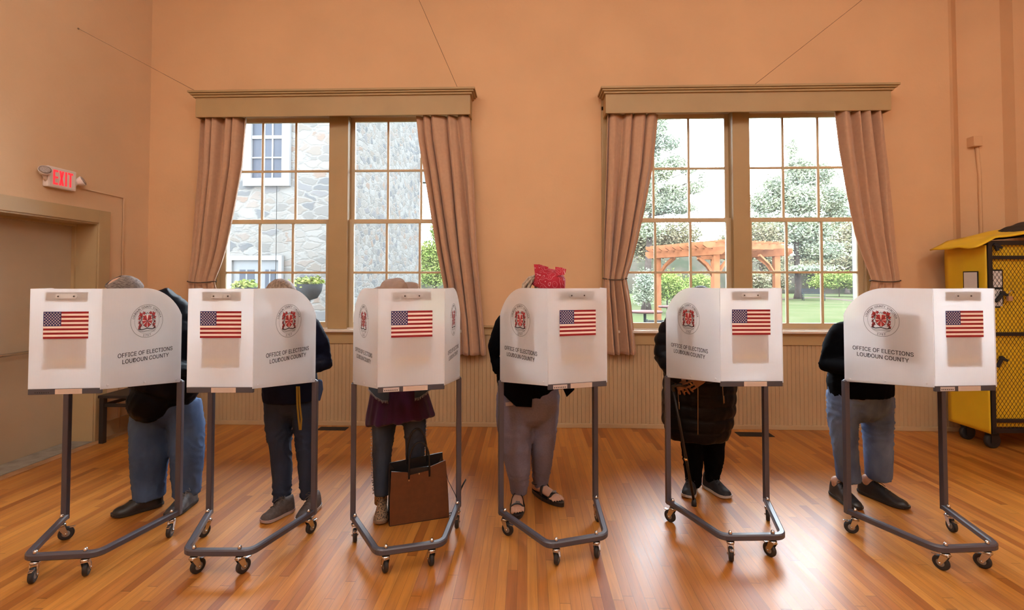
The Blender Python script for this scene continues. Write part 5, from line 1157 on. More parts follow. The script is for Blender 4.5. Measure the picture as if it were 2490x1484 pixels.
q = MB(); q.tube([P(776, 930, 3.24) - O, P(779, 948, 3.24) - O, P(776, 972, 3.24) - O], [(0.022, 0.02), (0.018, 0.02), (0.008, 0.012)], mat('blue_shirt_cloth', (0.05, 0.08, 0.17), 0.85, spec=0.1), round_ends=True); q.build('shirt_tail', root)
tag(root, 'person in navy sweater and slim dark jeans with a yellow lanyard', 'person')

# ---- voter 3: cowboy hat, denim jacket, plum tunic, lace-trimmed jeans
J = dict(root=V(-0.88, 3.2, 0), pelvis=P(970, 965, 3.26), chest=P(968, 830, 3.2), neck=P(966, 780, 3.12), head=P(963, 738, 3.06), look=V(0.05, -0.75, -0.65), headup=V(0, -0.5, 0.86).normalized(), girth=1.1,
         shL=P(908, 800, 3.15), shR=P(1026, 800, 3.18), elL=P(895, 880, 3.1), elR=P(1045, 880, 3.2), wrL=booth_pt(2, -0.13, 0.1, 1.02), wrR=booth_pt(2, 0.13, 0.1, 1.02),
         hpL=P(938, 985, 3.25), hpR=P(1004, 985, 3.27), knL=P(930, 1100, 3.2), knR=P(1010, 1095, 3.24), anL=V(-0.985, 3.20, 0.10), anR=V(-0.765, 3.46, 0.10), toL=V(-0.97, 2.99, 0), toR=V(-0.74, 3.3, 0))
J['trL'] = [P(938, 990, 3.25), P(933, 1040, 3.23), P(929, 1100, 3.21), P(928, 1150, 3.2), P(930, 1203, 3.19)]
J['trR'] = [P(1006, 990, 3.27), P(1009, 1040, 3.26), P(1010, 1100, 3.31), P(1011, 1150, 3.40), P(1012, 1185, 3.46)]
root, O, up_, fw, sd, Rm = person(2, J, skin_m, 0.007)
trousers(root, O, J, mkdenim('faded_grey_blue_denim', (0.022, 0.037, 0.070), (0.060, 0.08, 0.125)), dict(L=[(0.085, 0.11), (0.077, 0.095), (0.062, 0.075), (0.056, 0.068), (0.052, 0.062)], R=[(0.085, 0.11), (0.074, 0.09), (0.066, 0.078), (0.060, 0.07), (0.056, 0.065)]), folds(12, 0.006, knees=((0.45, 0.1),)), pel_r=(0.18, 0.14))
lace_m = mat('cream_lace_trim', (0.45, 0.38, 0.36), 0.8)
for pts, s_ in ((J['trL'], -1), (J['trR'], 1)):
    q = MB(); r_ = [0.085, 0.079, 0.066, 0.059, 0.055]
    for k in range(34):
        t = k / 33 * 3.9; i_ = min(3, int(t)); f_ = t - i_; c_ = pts[i_].lerp(pts[i_ + 1], f_) + V(s_ * (r_[i_] + (r_[i_ + 1] - r_[i_]) * f_ + 0.003), -0.012 + 0.006 * math.sin(k * 2.4), 0)
        q.ball(c_ - O, (0.005, 0.006, 0.006), lace_m, seg=6, rings=4)
    q.build('lace_trim', root)
plum = mat('plum_velvet', (0.028, 0.004, 0.020), 0.75, sheen=0.15, spec=0.2, color2=(0.050, 0.009, 0.050), vscale=5, stretch=(3, 3, 0.6))
def pleat(p): a = math.atan2(p.y - 3.24, p.x + 0.86); k = max(0, min(1, (0.95 - p.z) / 0.35)); return k * (0.006 * math.sin(a * 8) + 0.004 * math.sin(a * 17 + 1))
blob('tunic', [([P(975, 1024, 3.23), P(973, 1000, 3.24), P(970, 940, 3.25), P(968, 860, 3.22), P(967, 800, 3.15)], [(0.232, 0.185), (0.222, 0.18), (0.185, 0.155), (0.165, 0.13), (0.10, 0.09)], V(1, 0, 0), False)], 0.011, plum, root, smooth=2, fold=pleat, origin=O)
dj = mkdenim('dark_denim_jacket', (0.018, 0.030, 0.050), (0.05, 0.075, 0.11))
def hem3(p): return 0.004 * noise.noise(p * 15)
blob('denim_jacket', [([P(972, 948, 3.22), P(971, 930, 3.24), P(969, 860, 3.22), P(967, 815, 3.17), P(966, 785, 3.13)], [(0.175, 0.165), (0.212, 0.17), (0.19, 0.15), (0.18, 0.135), (0.085, 0.08)], V(1, 0, 0), False),
                      ([J['shL'], J['elL'], J['wrL'] + V(0, 0.05, 0)], [0.075, 0.065, 0.048], None), ([J['shR'], J['elR'], J['wrR'] + V(0, 0.05, 0)], [0.075, 0.065, 0.048], None), ([J['shL'], P(967, 790, 3.14), J['shR']], [0.07, 0.07, 0.07], None)], 0.011, dj, root, smooth=4, fold=folds(15, 0.006), origin=O)
fr_m = mat('frayed_threads', (0.35, 0.36, 0.40), 0.9)
def denim_flap(pts, fray, seed):
    q = MB(); W_ = [P(x, yy, d_) - O for x, yy, d_ in pts]; k = len(W_)
    q.add([w for w in W_] + [w + V(0, 0.02, 0) for w in W_], [tuple(range(k)), tuple(range(2 * k - 1, k - 1, -1))] + [(i, i + k, (i + 1) % k + k, (i + 1) % k) for i in range(k)], dj); f = q.build('jacket_front', root)
    q = MB(); rnd = random.Random(seed)
    for a, b in fray:
        a_, b_ = P(*a) - O, P(*b) - O; m_ = max(4, int((b_ - a_).length / 0.005))
        for t in range(m_): c_ = a_.lerp(b_, t / m_); q.tube([c_ + V(0, -0.002, 0.008), c_ + V(rnd.uniform(-.004, .004), -0.004, -rnd.uniform(0.004, 0.013))], 0.0012, fr_m, seg=4)
    q.build('frayed_hem', f)
denim_flap([(892, 918, 3.14), (946, 918, 3.03), (944, 977, 3.03), (930, 977, 3.045), (912, 966, 3.07), (897, 948, 3.12)], [((896, 948, 3.12), (912, 966, 3.06)), ((912, 966, 3.06), (930, 977, 3.04)), ((930, 977, 3.04), (944, 977, 3.02))], 4)
denim_flap([(1008, 918, 3.04), (1053, 918, 3.17), (1051, 942, 3.16), (1036, 958, 3.10), (1020, 969, 3.06), (1008, 971, 3.045)], [((1009, 971, 3.04), (1020, 969, 3.05)), ((1020, 969, 3.05), (1036, 958, 3.09)), ((1036, 958, 3.09), (1051, 942, 3.15))], 6)
tanh = mat('tan_felt_hat', (0.27, 0.17, 0.12), 0.8, var=0.12, vscale=12)
hat = empty('hat', J['head'] - O + up_ * 0.060, parent=root)
q = MB(); Rh = Matrix((V(1, 0, 0), V(0, 1, 0), V(0, 0, 1))) 
def crown(u, v):      # pinched crown with a lengthwise dent
    th_ = 2 * PI * u; r_ = [(0.105, 0), (0.104, 0.03), (0.100, 0.062), (0.084, 0.086), (0.048, 0.097), (0.0, 0.098)]
    t = v * 5; i_ = min(4, int(t)); f_ = t - i_; rr = r_[i_][0] + (r_[i_ + 1][0] - r_[i_][0]) * f_; zz = r_[i_][1] + (r_[i_ + 1][1] - r_[i_][1]) * f_
    x, y = rr * 0.86 * math.cos(th_), rr * 1.05 * math.sin(th_); zz -= 0.016 * math.exp(-(x / 0.026) ** 2) * min(1, max(0, v * 1.6 - 0.5))
    return V(x, y, zz)
q.grid(crown, 48, 20, tanh); q.build('crown', hat, solid=0.003)
q = MB()
def brim(u, v): th_ = 2 * PI * u; rr = 0.10 + 0.085 * v; x, y = rr * 0.88 * math.cos(th_), rr * 1.05 * math.sin(th_); return V(x, y, 0.002 + 0.034 * v * v * abs(math.cos(th_)) ** 2 - 0.012 * v * abs(math.sin(th_)))
q.grid(brim, 64, 8, tanh); q.build('brim', hat, solid=0.003)
q = MB(); q.tube([(0.105 * 0.87 * math.cos(t), 0.105 * 1.06 * math.sin(t), 0.010) for t in [2 * PI * k / 32 for k in range(32)]], [(0.003, 0.010)] * 32, mat('brown_hat_band', (0.12, 0.06, 0.04), 0.6), seg=8, closed=True, side=None); q.build('hat_band', hat)
hat.rotation_euler = (math.radians(26), math.radians(-9), math.radians(14))
hair_cap(root, J['head'] - O, up_, fw, sd, Rm, brh, 1.08)
sn = bpy.data.materials.new('snakeskin_print'); sn.use_nodes = True; nn = sn.node_tree
vt = nn.nodes.new('ShaderNodeTexVoronoi'); vt.inputs['Scale'].default_value = 95; tcx = nn.nodes.new('ShaderNodeTexCoord'); nn.links.new(tcx.outputs['Object'], vt.inputs['Vector'])
rp = nn.nodes.new('ShaderNodeValToRGB'); rp.color_ramp.interpolation = 'CONSTANT'; rp.color_ramp.elements[0].color = (0.02, 0.015, 0.01, 1); rp.color_ramp.elements[1].position = 0.38; rp.color_ramp.elements[1].color = (0.34, 0.21, 0.12, 1); nn.links.new(vt.outputs['Distance'], rp.inputs['Fac']); nn.links.new(rp.outputs['Color'], nn.nodes['Principled BSDF'].inputs['Base Color']); nn.nodes['Principled BSDF'].inputs['Roughness'].default_value = 0.5
tanb = mat('tan_boot_suede', (0.25, 0.15, 0.09), 0.7)
for s_, (hx, hy), (tx, ty) in (('L', (-0.985, 3.235), (-0.925, 3.00)), ('R', (-0.775, 3.52), (-0.74, 3.29))):
    so2 = shoe(root, (hx, hy), (tx, ty), 0.095, 0.10, sn, tanb, 'boot', None, O)
    q = MB(); an = J['an' + s_]; q.tube([V(an.x, an.y, 0.05) - O, V(an.x, an.y, 0.10) - O, V(an.x + 0.0, an.y, 0.19) - O], [(0.040, 0.050), (0.041, 0.047), (0.045, 0.05)], sn, seg=20); q.build('boot_shaft', root)
tag(root, 'person in tan hat, frayed denim jacket and plum tunic behind the tote bag', 'person')

# ---- voter 4: red bandana, black jacket, grey sweatpants, sandals
J = dict(root=V(0.07, 3.32, 0), pelvis=P(1284, 960, 3.32), chest=P(1285, 800, 3.24), neck=P(1300, 745, 3.13), head=P(1333, 703, 3.05), look=V(0.62, -0.55, -0.45), headup=V(0.10, -0.25, 0.96).normalized(), girth=1.2,
         shL=P(1232, 790, 3.18), shR=P(1345, 785, 3.28), elL=P(1215, 890, 3.22), elR=P(1362, 890, 3.3), wrL=booth_pt(3, -0.12, 0.1, 1.02), wrR=booth_pt(3, 0.13, 0.1, 1.02),
         hpL=P(1252, 985, 3.3), hpR=P(1318, 985, 3.34), knL=P(1257, 1095, 3.26), knR=P(1318, 1090, 3.36), anL=V(-0.065, 3.335, 0.095), anR=V(0.085, 3.47, 0.095), toL=V(-0.065, 3.105, 0), toR=V(0.245, 3.29, 0), footz=0.040)
J['trL'] = [P(1250, 960, 3.32), P(1248, 1020, 3.3), P(1256, 1090, 3.27), P(1260, 1140, 3.29), P(1262, 1178, 3.32), P(1263, 1200, 3.33)]
J['trR'] = [P(1322, 960, 3.34), P(1322, 1020, 3.36), P(1319, 1090, 3.38), P(1317, 1130, 3.42), P(1315, 1160, 3.46), P(1316, 1182, 3.48)]
root, O, up_, fw, sd, Rm = person(3, J, skin_m, 0.0036, toes=True)
sweat = mat('heather_grey_fleece', (0.18, 0.168, 0.24), 0.95, var=0.06, vscale=90, bump=0.06, bscale=250)
trousers(root, O, J, sweat, dict(L=[(0.125, 0.14), (0.122, 0.13), (0.102, 0.11), (0.085, 0.09), (0.068, 0.072), (0.054, 0.058)], R=[(0.115, 0.14), (0.100, 0.12), (0.082, 0.10), (0.073, 0.085), (0.062, 0.066), (0.052, 0.056)]), folds(21, 0.0055, knees=((0.46, 0.14), (0.16, 0.08))), pel_r=(0.215, 0.165))
q = MB(); q.box((0, -0.002, 0), (0.048, 0.001, 0.024), mat('grey_logo_patch', (0.40, 0.33, 0.32), 0.8), T=Matrix.Translation(P(1230, 988, 3.155) - O) @ Matrix.Rotation(-0.12, 4, 'Y')); q.build('waist_patch', root)
bj = mat('black_fleece_jacket', (0.003, 0.003, 0.004), 0.9, spec=0.05, var=0.2, vscale=10, bump=0.2, bscale=60)
blob('jacket', [([P(1282, 925, 3.3), P(1283, 860, 3.27), P(1285, 800, 3.24), P(1296, 758, 3.16)], [(0.215, 0.175), (0.20, 0.165), (0.19, 0.15), (0.085, 0.08)], V(1, 0, 0)),
                ([J['shL'], P(1210, 845, 3.2), J['elL'], J['wrL'] + V(0, 0.05, 0)], [0.08, 0.07, 0.066, 0.05], None), ([J['shR'], J['elR'], J['wrR'] + V(0, 0.05, 0)], [0.08, 0.07, 0.05], None), ([J['shL'], P(1300, 762, 3.17), J['shR']], [0.075, 0.075, 0.075], None)], 0.011, bj, root, smooth=4, fold=folds(25, 0.009, 8, 10), origin=O)
def flap(pts, y, m_, nm, th_=0.02):
    q = MB(); W_ = [P(x, yy, y + dy) - O for x, yy, dy in pts]; k = len(W_)
    q.add([w for w in W_] + [w + V(0, th_, 0) for w in W_], [tuple(range(k)), tuple(range(2 * k - 1, k - 1, -1))] + [(i, i + k, (i + 1) % k + k, (i + 1) % k) for i in range(k)], m_)
    return q.build(nm, root)
flap([(1224, 900, 0), (1299, 900, -0.01), (1297, 935, -0.015), (1293, 991, -0.02), (1255, 989, -0.02), (1236, 972, -0.01), (1222, 958, 0)][::-1], 3.135, bj, 'jacket_front', 0.03)
flap([(1350, 880, 0.0), (1392, 900, 0.05), (1397, 948, 0.06), (1378, 966, 0.06), (1370, 948, 0.03), (1360, 925, 0)][::-1], 3.20, bj, 'jacket_tail', 0.05)
# bandana: cloth drawn tight over the crown, knotted corners standing off
bm_s = bpy.data.materials.new('red_paisley_cotton'); bm_s.use_nodes = True; nn = bm_s.node_tree; tcx = nn.nodes.new('ShaderNodeTexCoord')
v_ = nn.nodes.new('ShaderNodeTexVoronoi'); v_.inputs['Scale'].default_value = 26; v_.feature = 'SMOOTH_F1'; nn.links.new(tcx.outputs['Object'], v_.inputs['Vector'])
w_ = nn.nodes.new('ShaderNodeMath'); w_.operation = 'MULTIPLY'; w_.inputs[1].default_value = 34; nn.links.new(v_.outputs['Distance'], w_.inputs[0]); s1 = nn.nodes.new('ShaderNodeMath'); s1.operation = 'SINE'; nn.links.new(w_.outputs[0], s1.inputs[0])
rp = nn.nodes.new('ShaderNodeValToRGB'); rp.color_ramp.elements[0].position = 0.93; rp.color_ramp.elements[0].color = (0.38, 0.006, 0.02, 1); rp.color_ramp.elements[1].position = 0.99; rp.color_ramp.elements[1].color = (0.62, 0.30, 0.33, 1)
nn.links.new(s1.outputs[0], rp.inputs['Fac']); nn.links.new(rp.outputs['Color'], nn.nodes['Principled BSDF'].inputs['Base Color']); nn.nodes['Principled BSDF'].inputs['Roughness'].default_value = 0.8
hc = J['head'] - O; q = MB()
def ban(u, v):
    th_ = 2 * PI * u; ph = v * math.radians(92); sg_ = lambda x, e: math.copysign(abs(x) ** e, x)
    loc = Vector((0.084 * sg_(math.sin(ph), 0.72) * sg_(math.cos(th_), 0.85), 0.102 * sg_(math.sin(ph), 0.72) * sg_(math.sin(th_), 0.85), 0.100 * math.cos(ph) ** 0.8 if math.cos(ph) > 0 else 0.100 * math.cos(ph)))
    k = 1.06 + 0.03 * noise.noise(loc * 22) + 0.015 * math.sin(th_ * 7 + ph * 3) * v
    return hc + up_ * 0.022 + Rm @ (loc * k)
q.grid(ban, 56, 22, bm_s)
bo = q.build('bandana', root, solid=0.004)
q = MB()
def tip(cx_, pts):
    q.add(pts + [p + V(0.0, 0.006, 0) for p in pts], [tuple(range(len(pts))), tuple(range(2 * len(pts) - 1, len(pts) - 1, -1))] + [(i, i + len(pts), (i + 1) % len(pts) + len(pts), (i + 1) % len(pts)) for i in range(len(pts))], bm_s)
tip(0, [P(1298, 643, 3.02) - O, P(1301, 670, 3.00) - O, P(1308, 684, 2.99) - O, P(1330, 668, 2.955) - O, P(1334, 650, 2.965) - O, P(1312, 643, 3.01) - O])
tip(0, [P(1350, 649, 2.98) - O, P(1352, 672, 2.945) - O, P(1374, 668, 2.97) - O, P(1377, 655, 2.99) - O, P(1366, 651, 2.99) - O])
q.build('bandana_tip', root)
blond = mat('grey_blond_hair', (0.30, 0.21, 0.14), 0.6, color2=(0.50, 0.40, 0.30), vscale=40, bump=0.4, bscale=200, stretch=(3, 3, 1))
q = MB()
for k in range(26):
    rnd = random.Random(k); a = hc + V(-0.065 - 0.02 * rnd.random(), -0.01 + 0.02 * rnd.uniform(-1, 1), 0.085 - 0.015 * rnd.random()); b = hc + V(-0.115 - 0.045 * rnd.random(), 0.01 + 0.04 * rnd.uniform(-1, 1), 0.035 - 0.03 * rnd.random()); c_ = b + V(-0.01 - 0.02 * rnd.random(), 0.01, -0.12 - 0.05 * rnd.random())
    q.tube([a, a.lerp(b, 0.5) + V(0, 0, 0.012), b, c_], [0.009, 0.010, 0.009, 0.003], blond, seg=6)
q.build('hair', root); hair_cap(root, hc, up_, fw, sd, Rm, blond, 1.03)
q = MB(); e0 = hc + sd * -0.085 + fw * 0.0; 
for k in (-1, 1): q.tube([hc + sd * k * 0.085 - fw * 0.012 + up_ * 0.008, hc + sd * k * 0.083 + fw * 0.05 - up_ * 0.004, hc + sd * k * 0.072 + fw * 0.10 - up_ * 0.004], 0.0022, black_m, seg=6)
for k in (-1, 1): q.tube([hc + fw * 0.108 + sd * (k * 0.034 + 0.026 * math.cos(t)) + up_ * (0.002 + 0.02 * math.sin(t)) for t in [2 * PI * j / 16 for j in range(16)]], 0.002, black_m, seg=6, closed=True)
q.build('glasses', root)
# strappy sandals
for s_ in ('L', 'R'):
    an, to = J['an' + s_], J['to' + s_]; d_ = V(to.x - an.x, to.y - an.y, 0); L_ = d_.length; d_.normalize(); s2 = V(-d_.y, d_.x, 0); h0 = V(an.x, an.y, 0) - d_ * 0.068; LL = L_ + 0.075
    q = MB(); ring = []
    for k in range(28):
        t = 2 * PI * k / 28; u = (1 - math.cos(t)) / 2; wv = 0.046 * (0.78 + 0.25 * u) * math.sin(t); ring.append(h0 + d_ * LL * u + s2 * wv * (1 if True else 0) * (1.0 + 0.25 * (1 - abs(2 * u - 1))))
    vs = []
    for z in (0.002, 0.016, 0.028): vs += [p + V(0, 0, z) - O for p in ring]
    kk = 28; q.add(vs, [tuple(range(kk - 1, -1, -1))] + [(r * kk + i, r * kk + (i + 1) % kk, (r + 1) * kk + (i + 1) % kk, (r + 1) * kk + i) for r in (0, 1) for i in range(kk)] + [tuple(range(2 * kk, 3 * kk))], bsh); so3 = q.build('sandal', root)
    def strap(t, w, h, nm='strap', tilt=0.0):
        q = MB(); c_ = h0 + d_ * LL * t; pts = [c_ + s2 * (w * math.cos(a)) + V(0, 0, 0.024 + h * math.sin(a)) + d_ * tilt * math.sin(a) - O for a in [PI * j / 12 for j in range(13)]]
        q.tube(pts, [(0.014, 0.003)] * 13, bsh, seg=8, side=d_); q.build(nm, so3)
    strap(0.70, 0.047, 0.043); strap(0.43, 0.042, 0.078, tilt=-0.01)
    q = MB(); zc = V(an.x, an.y, 0.085)
    q.tube([zc + d_ * (0.042 * math.cos(a)) + s2 * (0.042 * math.sin(a)) + V(0, 0, 0.006 * math.cos(a)) - O for a in [2 * PI * j / 20 for j in range(20)]], [(0.0035, 0.012)] * 20, bsh, seg=8, closed=True); q.build('ankle_strap', so3)
    q = MB(); q.box((-0.010, -0.004, -0.006), (0.018, 0.004, 0.010), mat('grey_buckle', (0.22, 0.21, 0.22), 0.4), T=Matrix.Translation(h0 + d_ * LL * 0.70 + V(0, 0, 0.071) - O)); q.build('buckle', so3)
tag(root, 'person in a red paisley bandana, grey sweatpants and black sandals', 'person')

# ---- voter 5: long black quilted coat, cane
J = dict(root=V(1.28, 3.52, 0), pelvis=P(1700, 950, 3.47), chest=P(1700, 815, 3.42), neck=P(1700, 776, 3.32), head=P(1702, 742, 3.22), look=V(-0.05, -0.7, -0.7), headup=V(0, -0.5, 0.86).normalized(), girth=1.2,
         shL=P(1640, 795, 3.38), shR=P(1760, 795, 3.42), elL=P(1618, 865, 3.4), elR=P(1772, 890, 3.42), wrL=P(1646, 915, 3.24), wrR=P(1716, 914, 3.17),
         hdL=V(0.42, -0.05, -0.80), pnL=V(0.2, 0.9, 0), thL=V(0.7, -0.2, 0.5), hdR=V(-0.80, -0.05, -0.42), pnR=V(-0.1, 0.9, -0.2), thR=V(-0.3, 0, 0.8),
         hpL=P(1678, 985, 3.47), hpR=P(1728, 985, 3.49), knL=P(1682, 1085, 3.5), knR=P(1734, 1085, 3.5), anL=V(1.215, 3.58, 0.10), anR=V(1.365, 3.62, 0.10), toL=V(1.14, 3.43, 0), toR=V(1.475, 3.40, 0))
J['trL'] = [P(1680, 1000, 3.48), P(1682, 1060, 3.49), P(1684, 1110, 3.52), P(1686, 1150, 3.56), P(1687, 1178, 3.58)]
J['trR'] = [P(1732, 1000, 3.5), P(1734, 1060, 3.5), P(1735, 1110, 3.54), P(1733, 1150, 3.58), P(1731, 1168, 3.6)]
root, O, up_, fw, sd, Rm = person(4, J, skin_d, 0.0032, curl=0.55)
blk = mat('black_trouser_cloth', (0.003, 0.003, 0.004), 0.9, spec=0.05, var=0.2, vscale=9)
trousers(root, O, J, blk, dict(L=[(0.085, 0.10), (0.083, 0.10), (0.074, 0.08), (0.060, 0.065), (0.055, 0.06)], R=[(0.085, 0.10), (0.082, 0.10), (0.070, 0.08), (0.054, 0.062), (0.050, 0.056)]), folds(31, 0.006, knees=((0.2, 0.1),)), pel_r=(0.19, 0.15))
puf = mat('black_puffer_nylon', (0.004, 0.0035, 0.0045), 0.42, spec=0.14, var=0.25, vscale=5, bump=0.3, bscale=30)
blob('puffer_coat', [([P(1694, 1064, 3.46), P(1694, 1035, 3.46), P(1697, 990, 3.47), P(1700, 940, 3.47), P(1700, 870, 3.45), P(1700, 815, 3.42), P(1700, 778, 3.36)], [(0.205, 0.17), (0.235, 0.195), (0.252, 0.205), (0.255, 0.205), (0.235, 0.185), (0.215, 0.165), (0.10, 0.09)], V(1, 0, 0.08), False),
                     ([J['shL'], P(1620, 835, 3.4), J['elL'], J['elL'].lerp(J['wrL'], 0.5), J['wrL'] + V(-0.005, 0.015, 0.0)], [0.09, 0.083, 0.078, 0.068, 0.05], None), ([J['shR'], P(1778, 850, 3.43), J['elR'], J['elR'].lerp(J['wrR'], 0.5), J['wrR'] + V(0.015, 0.02, 0.0)], [0.09, 0.083, 0.078, 0.065, 0.048], None), ([J['shL'], P(1700, 775, 3.37), J['shR']], [0.08, 0.085, 0.08], None)],
     0.010, puf, root, smooth=3, fold=quilt(2, 0.014), origin=O)
zipm = mat('gold_zip', (0.35, 0.22, 0.12), 0.4, metal=0.7)
def on_front(px, py, off=0.016):      # on the coat front: ellipse of half depth .205 about y 3.47
    y = 3.25
    for _ in range(6):
        p = P(px, py, y); x = (p.x - P(1698, py, 3.47).x) / 0.262; y = 3.47 - 0.212 * math.sqrt(max(0.02, 1 - x * x)) * (1 if py < 1020 else 1 - (py - 1020) / 50 * 0.20) - off
    return P(px, py, y) - O
q = MB(); q.tube([on_front(1697, y) for y in range(940, 1066, 9)], 0.003, zipm, seg=6); q.build('zip', root)
for x_, y0_, y1_ in ((1648, 938, 1000), (1757, 935, 985)):
    q = MB(); q.tube([on_front(x_ + (y - y0_) * 0.05, y) for y in range(y0_, y1_, 8)], 0.0022, zipm, seg=6); q.tube([on_front(x_ + 3, y1_ - 22, 0.02), on_front(x_ + 4, y1_ - 4, 0.024)], 0.004, zipm, seg=6); q.build('pocket_zip', root)
q = MB()
for x_ in (1701, 1707): q.tube([P(x_, 1066, 3.30) - O, P(x_ + 1, 1078, 3.30) - O], 0.0045, mat('pale_drawstring', (0.55, 0.38, 0.30), 0.7), seg=6)
q.build('drawstring', root)
hair_cap(root, J['head'] - O, up_, fw, sd, Rm, mat('black_hair', (0.015, 0.012, 0.012), 0.6, bump=0.5, bscale=90), 1.14)
gold = mat('gold_ring', (0.80, 0.50, 0.20), 0.25, metal=1.0)
for s_, k_ in (('L', 0.10), ('R', 0.10)):
    q = MB(); dd = J['hd' + s_].normalized(); c_ = J['wr' + s_] + dd * 0.112 - O; a_ = dd.orthogonal().normalized(); b_ = dd.cross(a_)
    q.tube([c_ + a_ * 0.0115 * math.cos(t) + b_ * 0.0115 * math.sin(t) for t in [2 * PI * j / 16 for j in range(16)]], 0.0026, gold, seg=6, closed=True); q.build('ring', root)
wsole = mat('white_sole', (0.55, 0.52, 0.50), 0.5); nsh = mat('black_knit_sneaker', (0.018, 0.018, 0.022), 0.7, var=0.3, vscale=30)
shoe(root, (1.245, 3.625), (1.135, 3.43), 0.100, 0.12, nsh, wsole, 'shoe', nsh, O); shoe(root, (1.335, 3.655), (1.435, 3.43), 0.100, 0.12, nsh, wsole, 'shoe', nsh, O)
tag(root, 'person in a long black quilted coat with clasped hands and black sneakers', 'person')
q = MB(); c0 = P(1638, 948, 3.225); c1 = P(1651, 1035, 3.21); c2 = V(1.15, 3.335, 0.0)
cn = empty('walking_cane', c2); cq = mat('black_lacquer_cane', (0.012, 0.010, 0.010), 0.3)
dirc = (c0 - c2)
q.tube([V(0, 0, 0.03), dirc], [0.010, 0.010], cq, seg=12); q.tube([dirc * 0.40, dirc * 0.415], 0.0125, gold, seg=12); q.build('shaft', cn)
q = MB(); q.tube([dirc - V(0.0, 0, 0.004), dirc + V(-0.005, 0, 0.02), dirc + V(0.03, -0.005, 0.035), dirc + V(0.085, -0.008, 0.028)], 0.012, cq, seg=10, round_ends=True); q.build('handle', cn)
q = MB(); q.lathe([(0.018, 0.0), (0.017, 0.02), (0.012, 0.05)], rubber_m, seg=14); q.build('rubber_tip', cn)
tag(cn, 'slim black walking cane leaning in front of the quilted coat', 'cane')
q = MB(); bgm = mat('black_bag_leather', (0.02, 0.017, 0.017), 0.5); bp_ = P(1622, 985, 3.50)
q.box((-0.022, -0.07, -0.10), (0.012, 0.07, 0.09), bgm, bev=0.010); bg_o = q.build('shoulder_bag', loc=bp_); q = MB(); q.tube([(0, 0.05, 0.09), (0.03, 0.03, 0.35), (0.10, -0.02, 0.62), (0.03, -0.06, 0.35), (0, -0.05, 0.09)], [(0.009, 0.002)] * 5, bgm, seg=6); q.build('strap', bg_o); tag(bg_o, 'small black shoulder bag hanging at the side of the quilted coat', 'bag')

# ---- voter 6: black sweater, light jeans, black lace-up shoes
J = dict(bare=True, root=V(2.35, 3.45, 0), pelvis=P(2090, 950, 3.42), chest=P(2100, 835, 3.36), neck=P(2112, 785, 3.24), head=P(2130, 752, 3.13), look=V(0.1, -0.7, -0.7), headup=V(0.15, -0.6, 0.78).normalized(), girth=1.05,
         shL=P(2050, 812, 3.32), shR=P(2165, 810, 3.36), elL=P(2012, 884, 3.40), elR=P(2175, 890, 3.4), wrL=booth_pt(5, -0.15, 0.14, 1.01), wrR=booth_pt(5, 0.13, 0.1, 1.02),
         hpL=P(2058, 975, 3.42), hpR=P(2122, 975, 3.44), knL=P(2055, 1085, 3.42), knR=P(2134, 1085, 3.46), anL=V(2.217, 3.50, 0.10), anR=V(2.46, 3.54, 0.10), toL=V(2.24, 3.28, 0), toR=V(2.58, 3.30, 0))
J['trL'] = [P(2052, 960, 3.42), P(2048, 1010, 3.42), P(2054, 1080, 3.43), P(2060, 1130, 3.45), P(2065, 1166, 3.46)]
J['trR'] = [P(2128, 960, 3.44), P(2132, 1010, 3.45), P(2135, 1080, 3.48), P(2136, 1130, 3.5), P(2136, 1160, 3.52)]
root, O, up_, fw, sd, Rm = person(5, J, skin_m, 0.007)
trousers(root, O, J, mkdenim('light_blue_denim', (0.055, 0.090, 0.19), (0.15, 0.21, 0.34)), dict(L=[(0.098, 0.12), (0.088, 0.112), (0.078, 0.09), (0.072, 0.082), (0.075, 0.084)], R=[(0.098, 0.12), (0.092, 0.112), (0.088, 0.094), (0.084, 0.086), (0.080, 0.084)]), folds(41, 0.0055, knees=((0.5, 0.16), (0.7, 0.1))), pel_r=(0.205, 0.155))
blob('sweater', [([P(2092, 960, 3.41), P(2090, 935, 3.41), P(2092, 890, 3.4), P(2100, 835, 3.36), P(2110, 798, 3.27)], [(0.200, 0.165), (0.207, 0.17), (0.195, 0.16), (0.185, 0.15), (0.085, 0.085)], V(1, 0, 0.05), False),
                 ([J['shL'], P(2028, 850, 3.37), J['elL'], J['elL'].lerp(J['wrL'], 0.5) - V(0, 0, 0.01), J['wrL'] + V(0, 0.02, 0)], [0.085, 0.075, 0.068, 0.060, 0.048], None), ([J['shR'], J['elR'], J['wrR'] + V(0, 0.05, 0)], [0.08, 0.068, 0.045], None), ([J['shL'], P(2110, 792, 3.28), J['shR']], [0.075, 0.08, 0.075], None)],
     0.011, mat('black_cotton_knit', (0.003, 0.003, 0.004), 0.9, spec=0.05, var=0.2, vscale=8), root, smooth=4, fold=folds(44, 0.009, 8, 12), origin=O)
hair_cap(root, J['head'] - O, up_, fw, sd, Rm, brh, 1.10)
shoe(root, (2.215, 3.555), (2.235, 3.285), 0.104, 0.118, bsh, dsole, 'shoe', bsh, O); shoe(root, (2.435, 3.595), (2.575, 3.31), 0.106, 0.118, bsh, dsole, 'shoe', bsh, O)
tag(root, 'person in a black sweater and light blue jeans with black lace-up shoes', 'person')

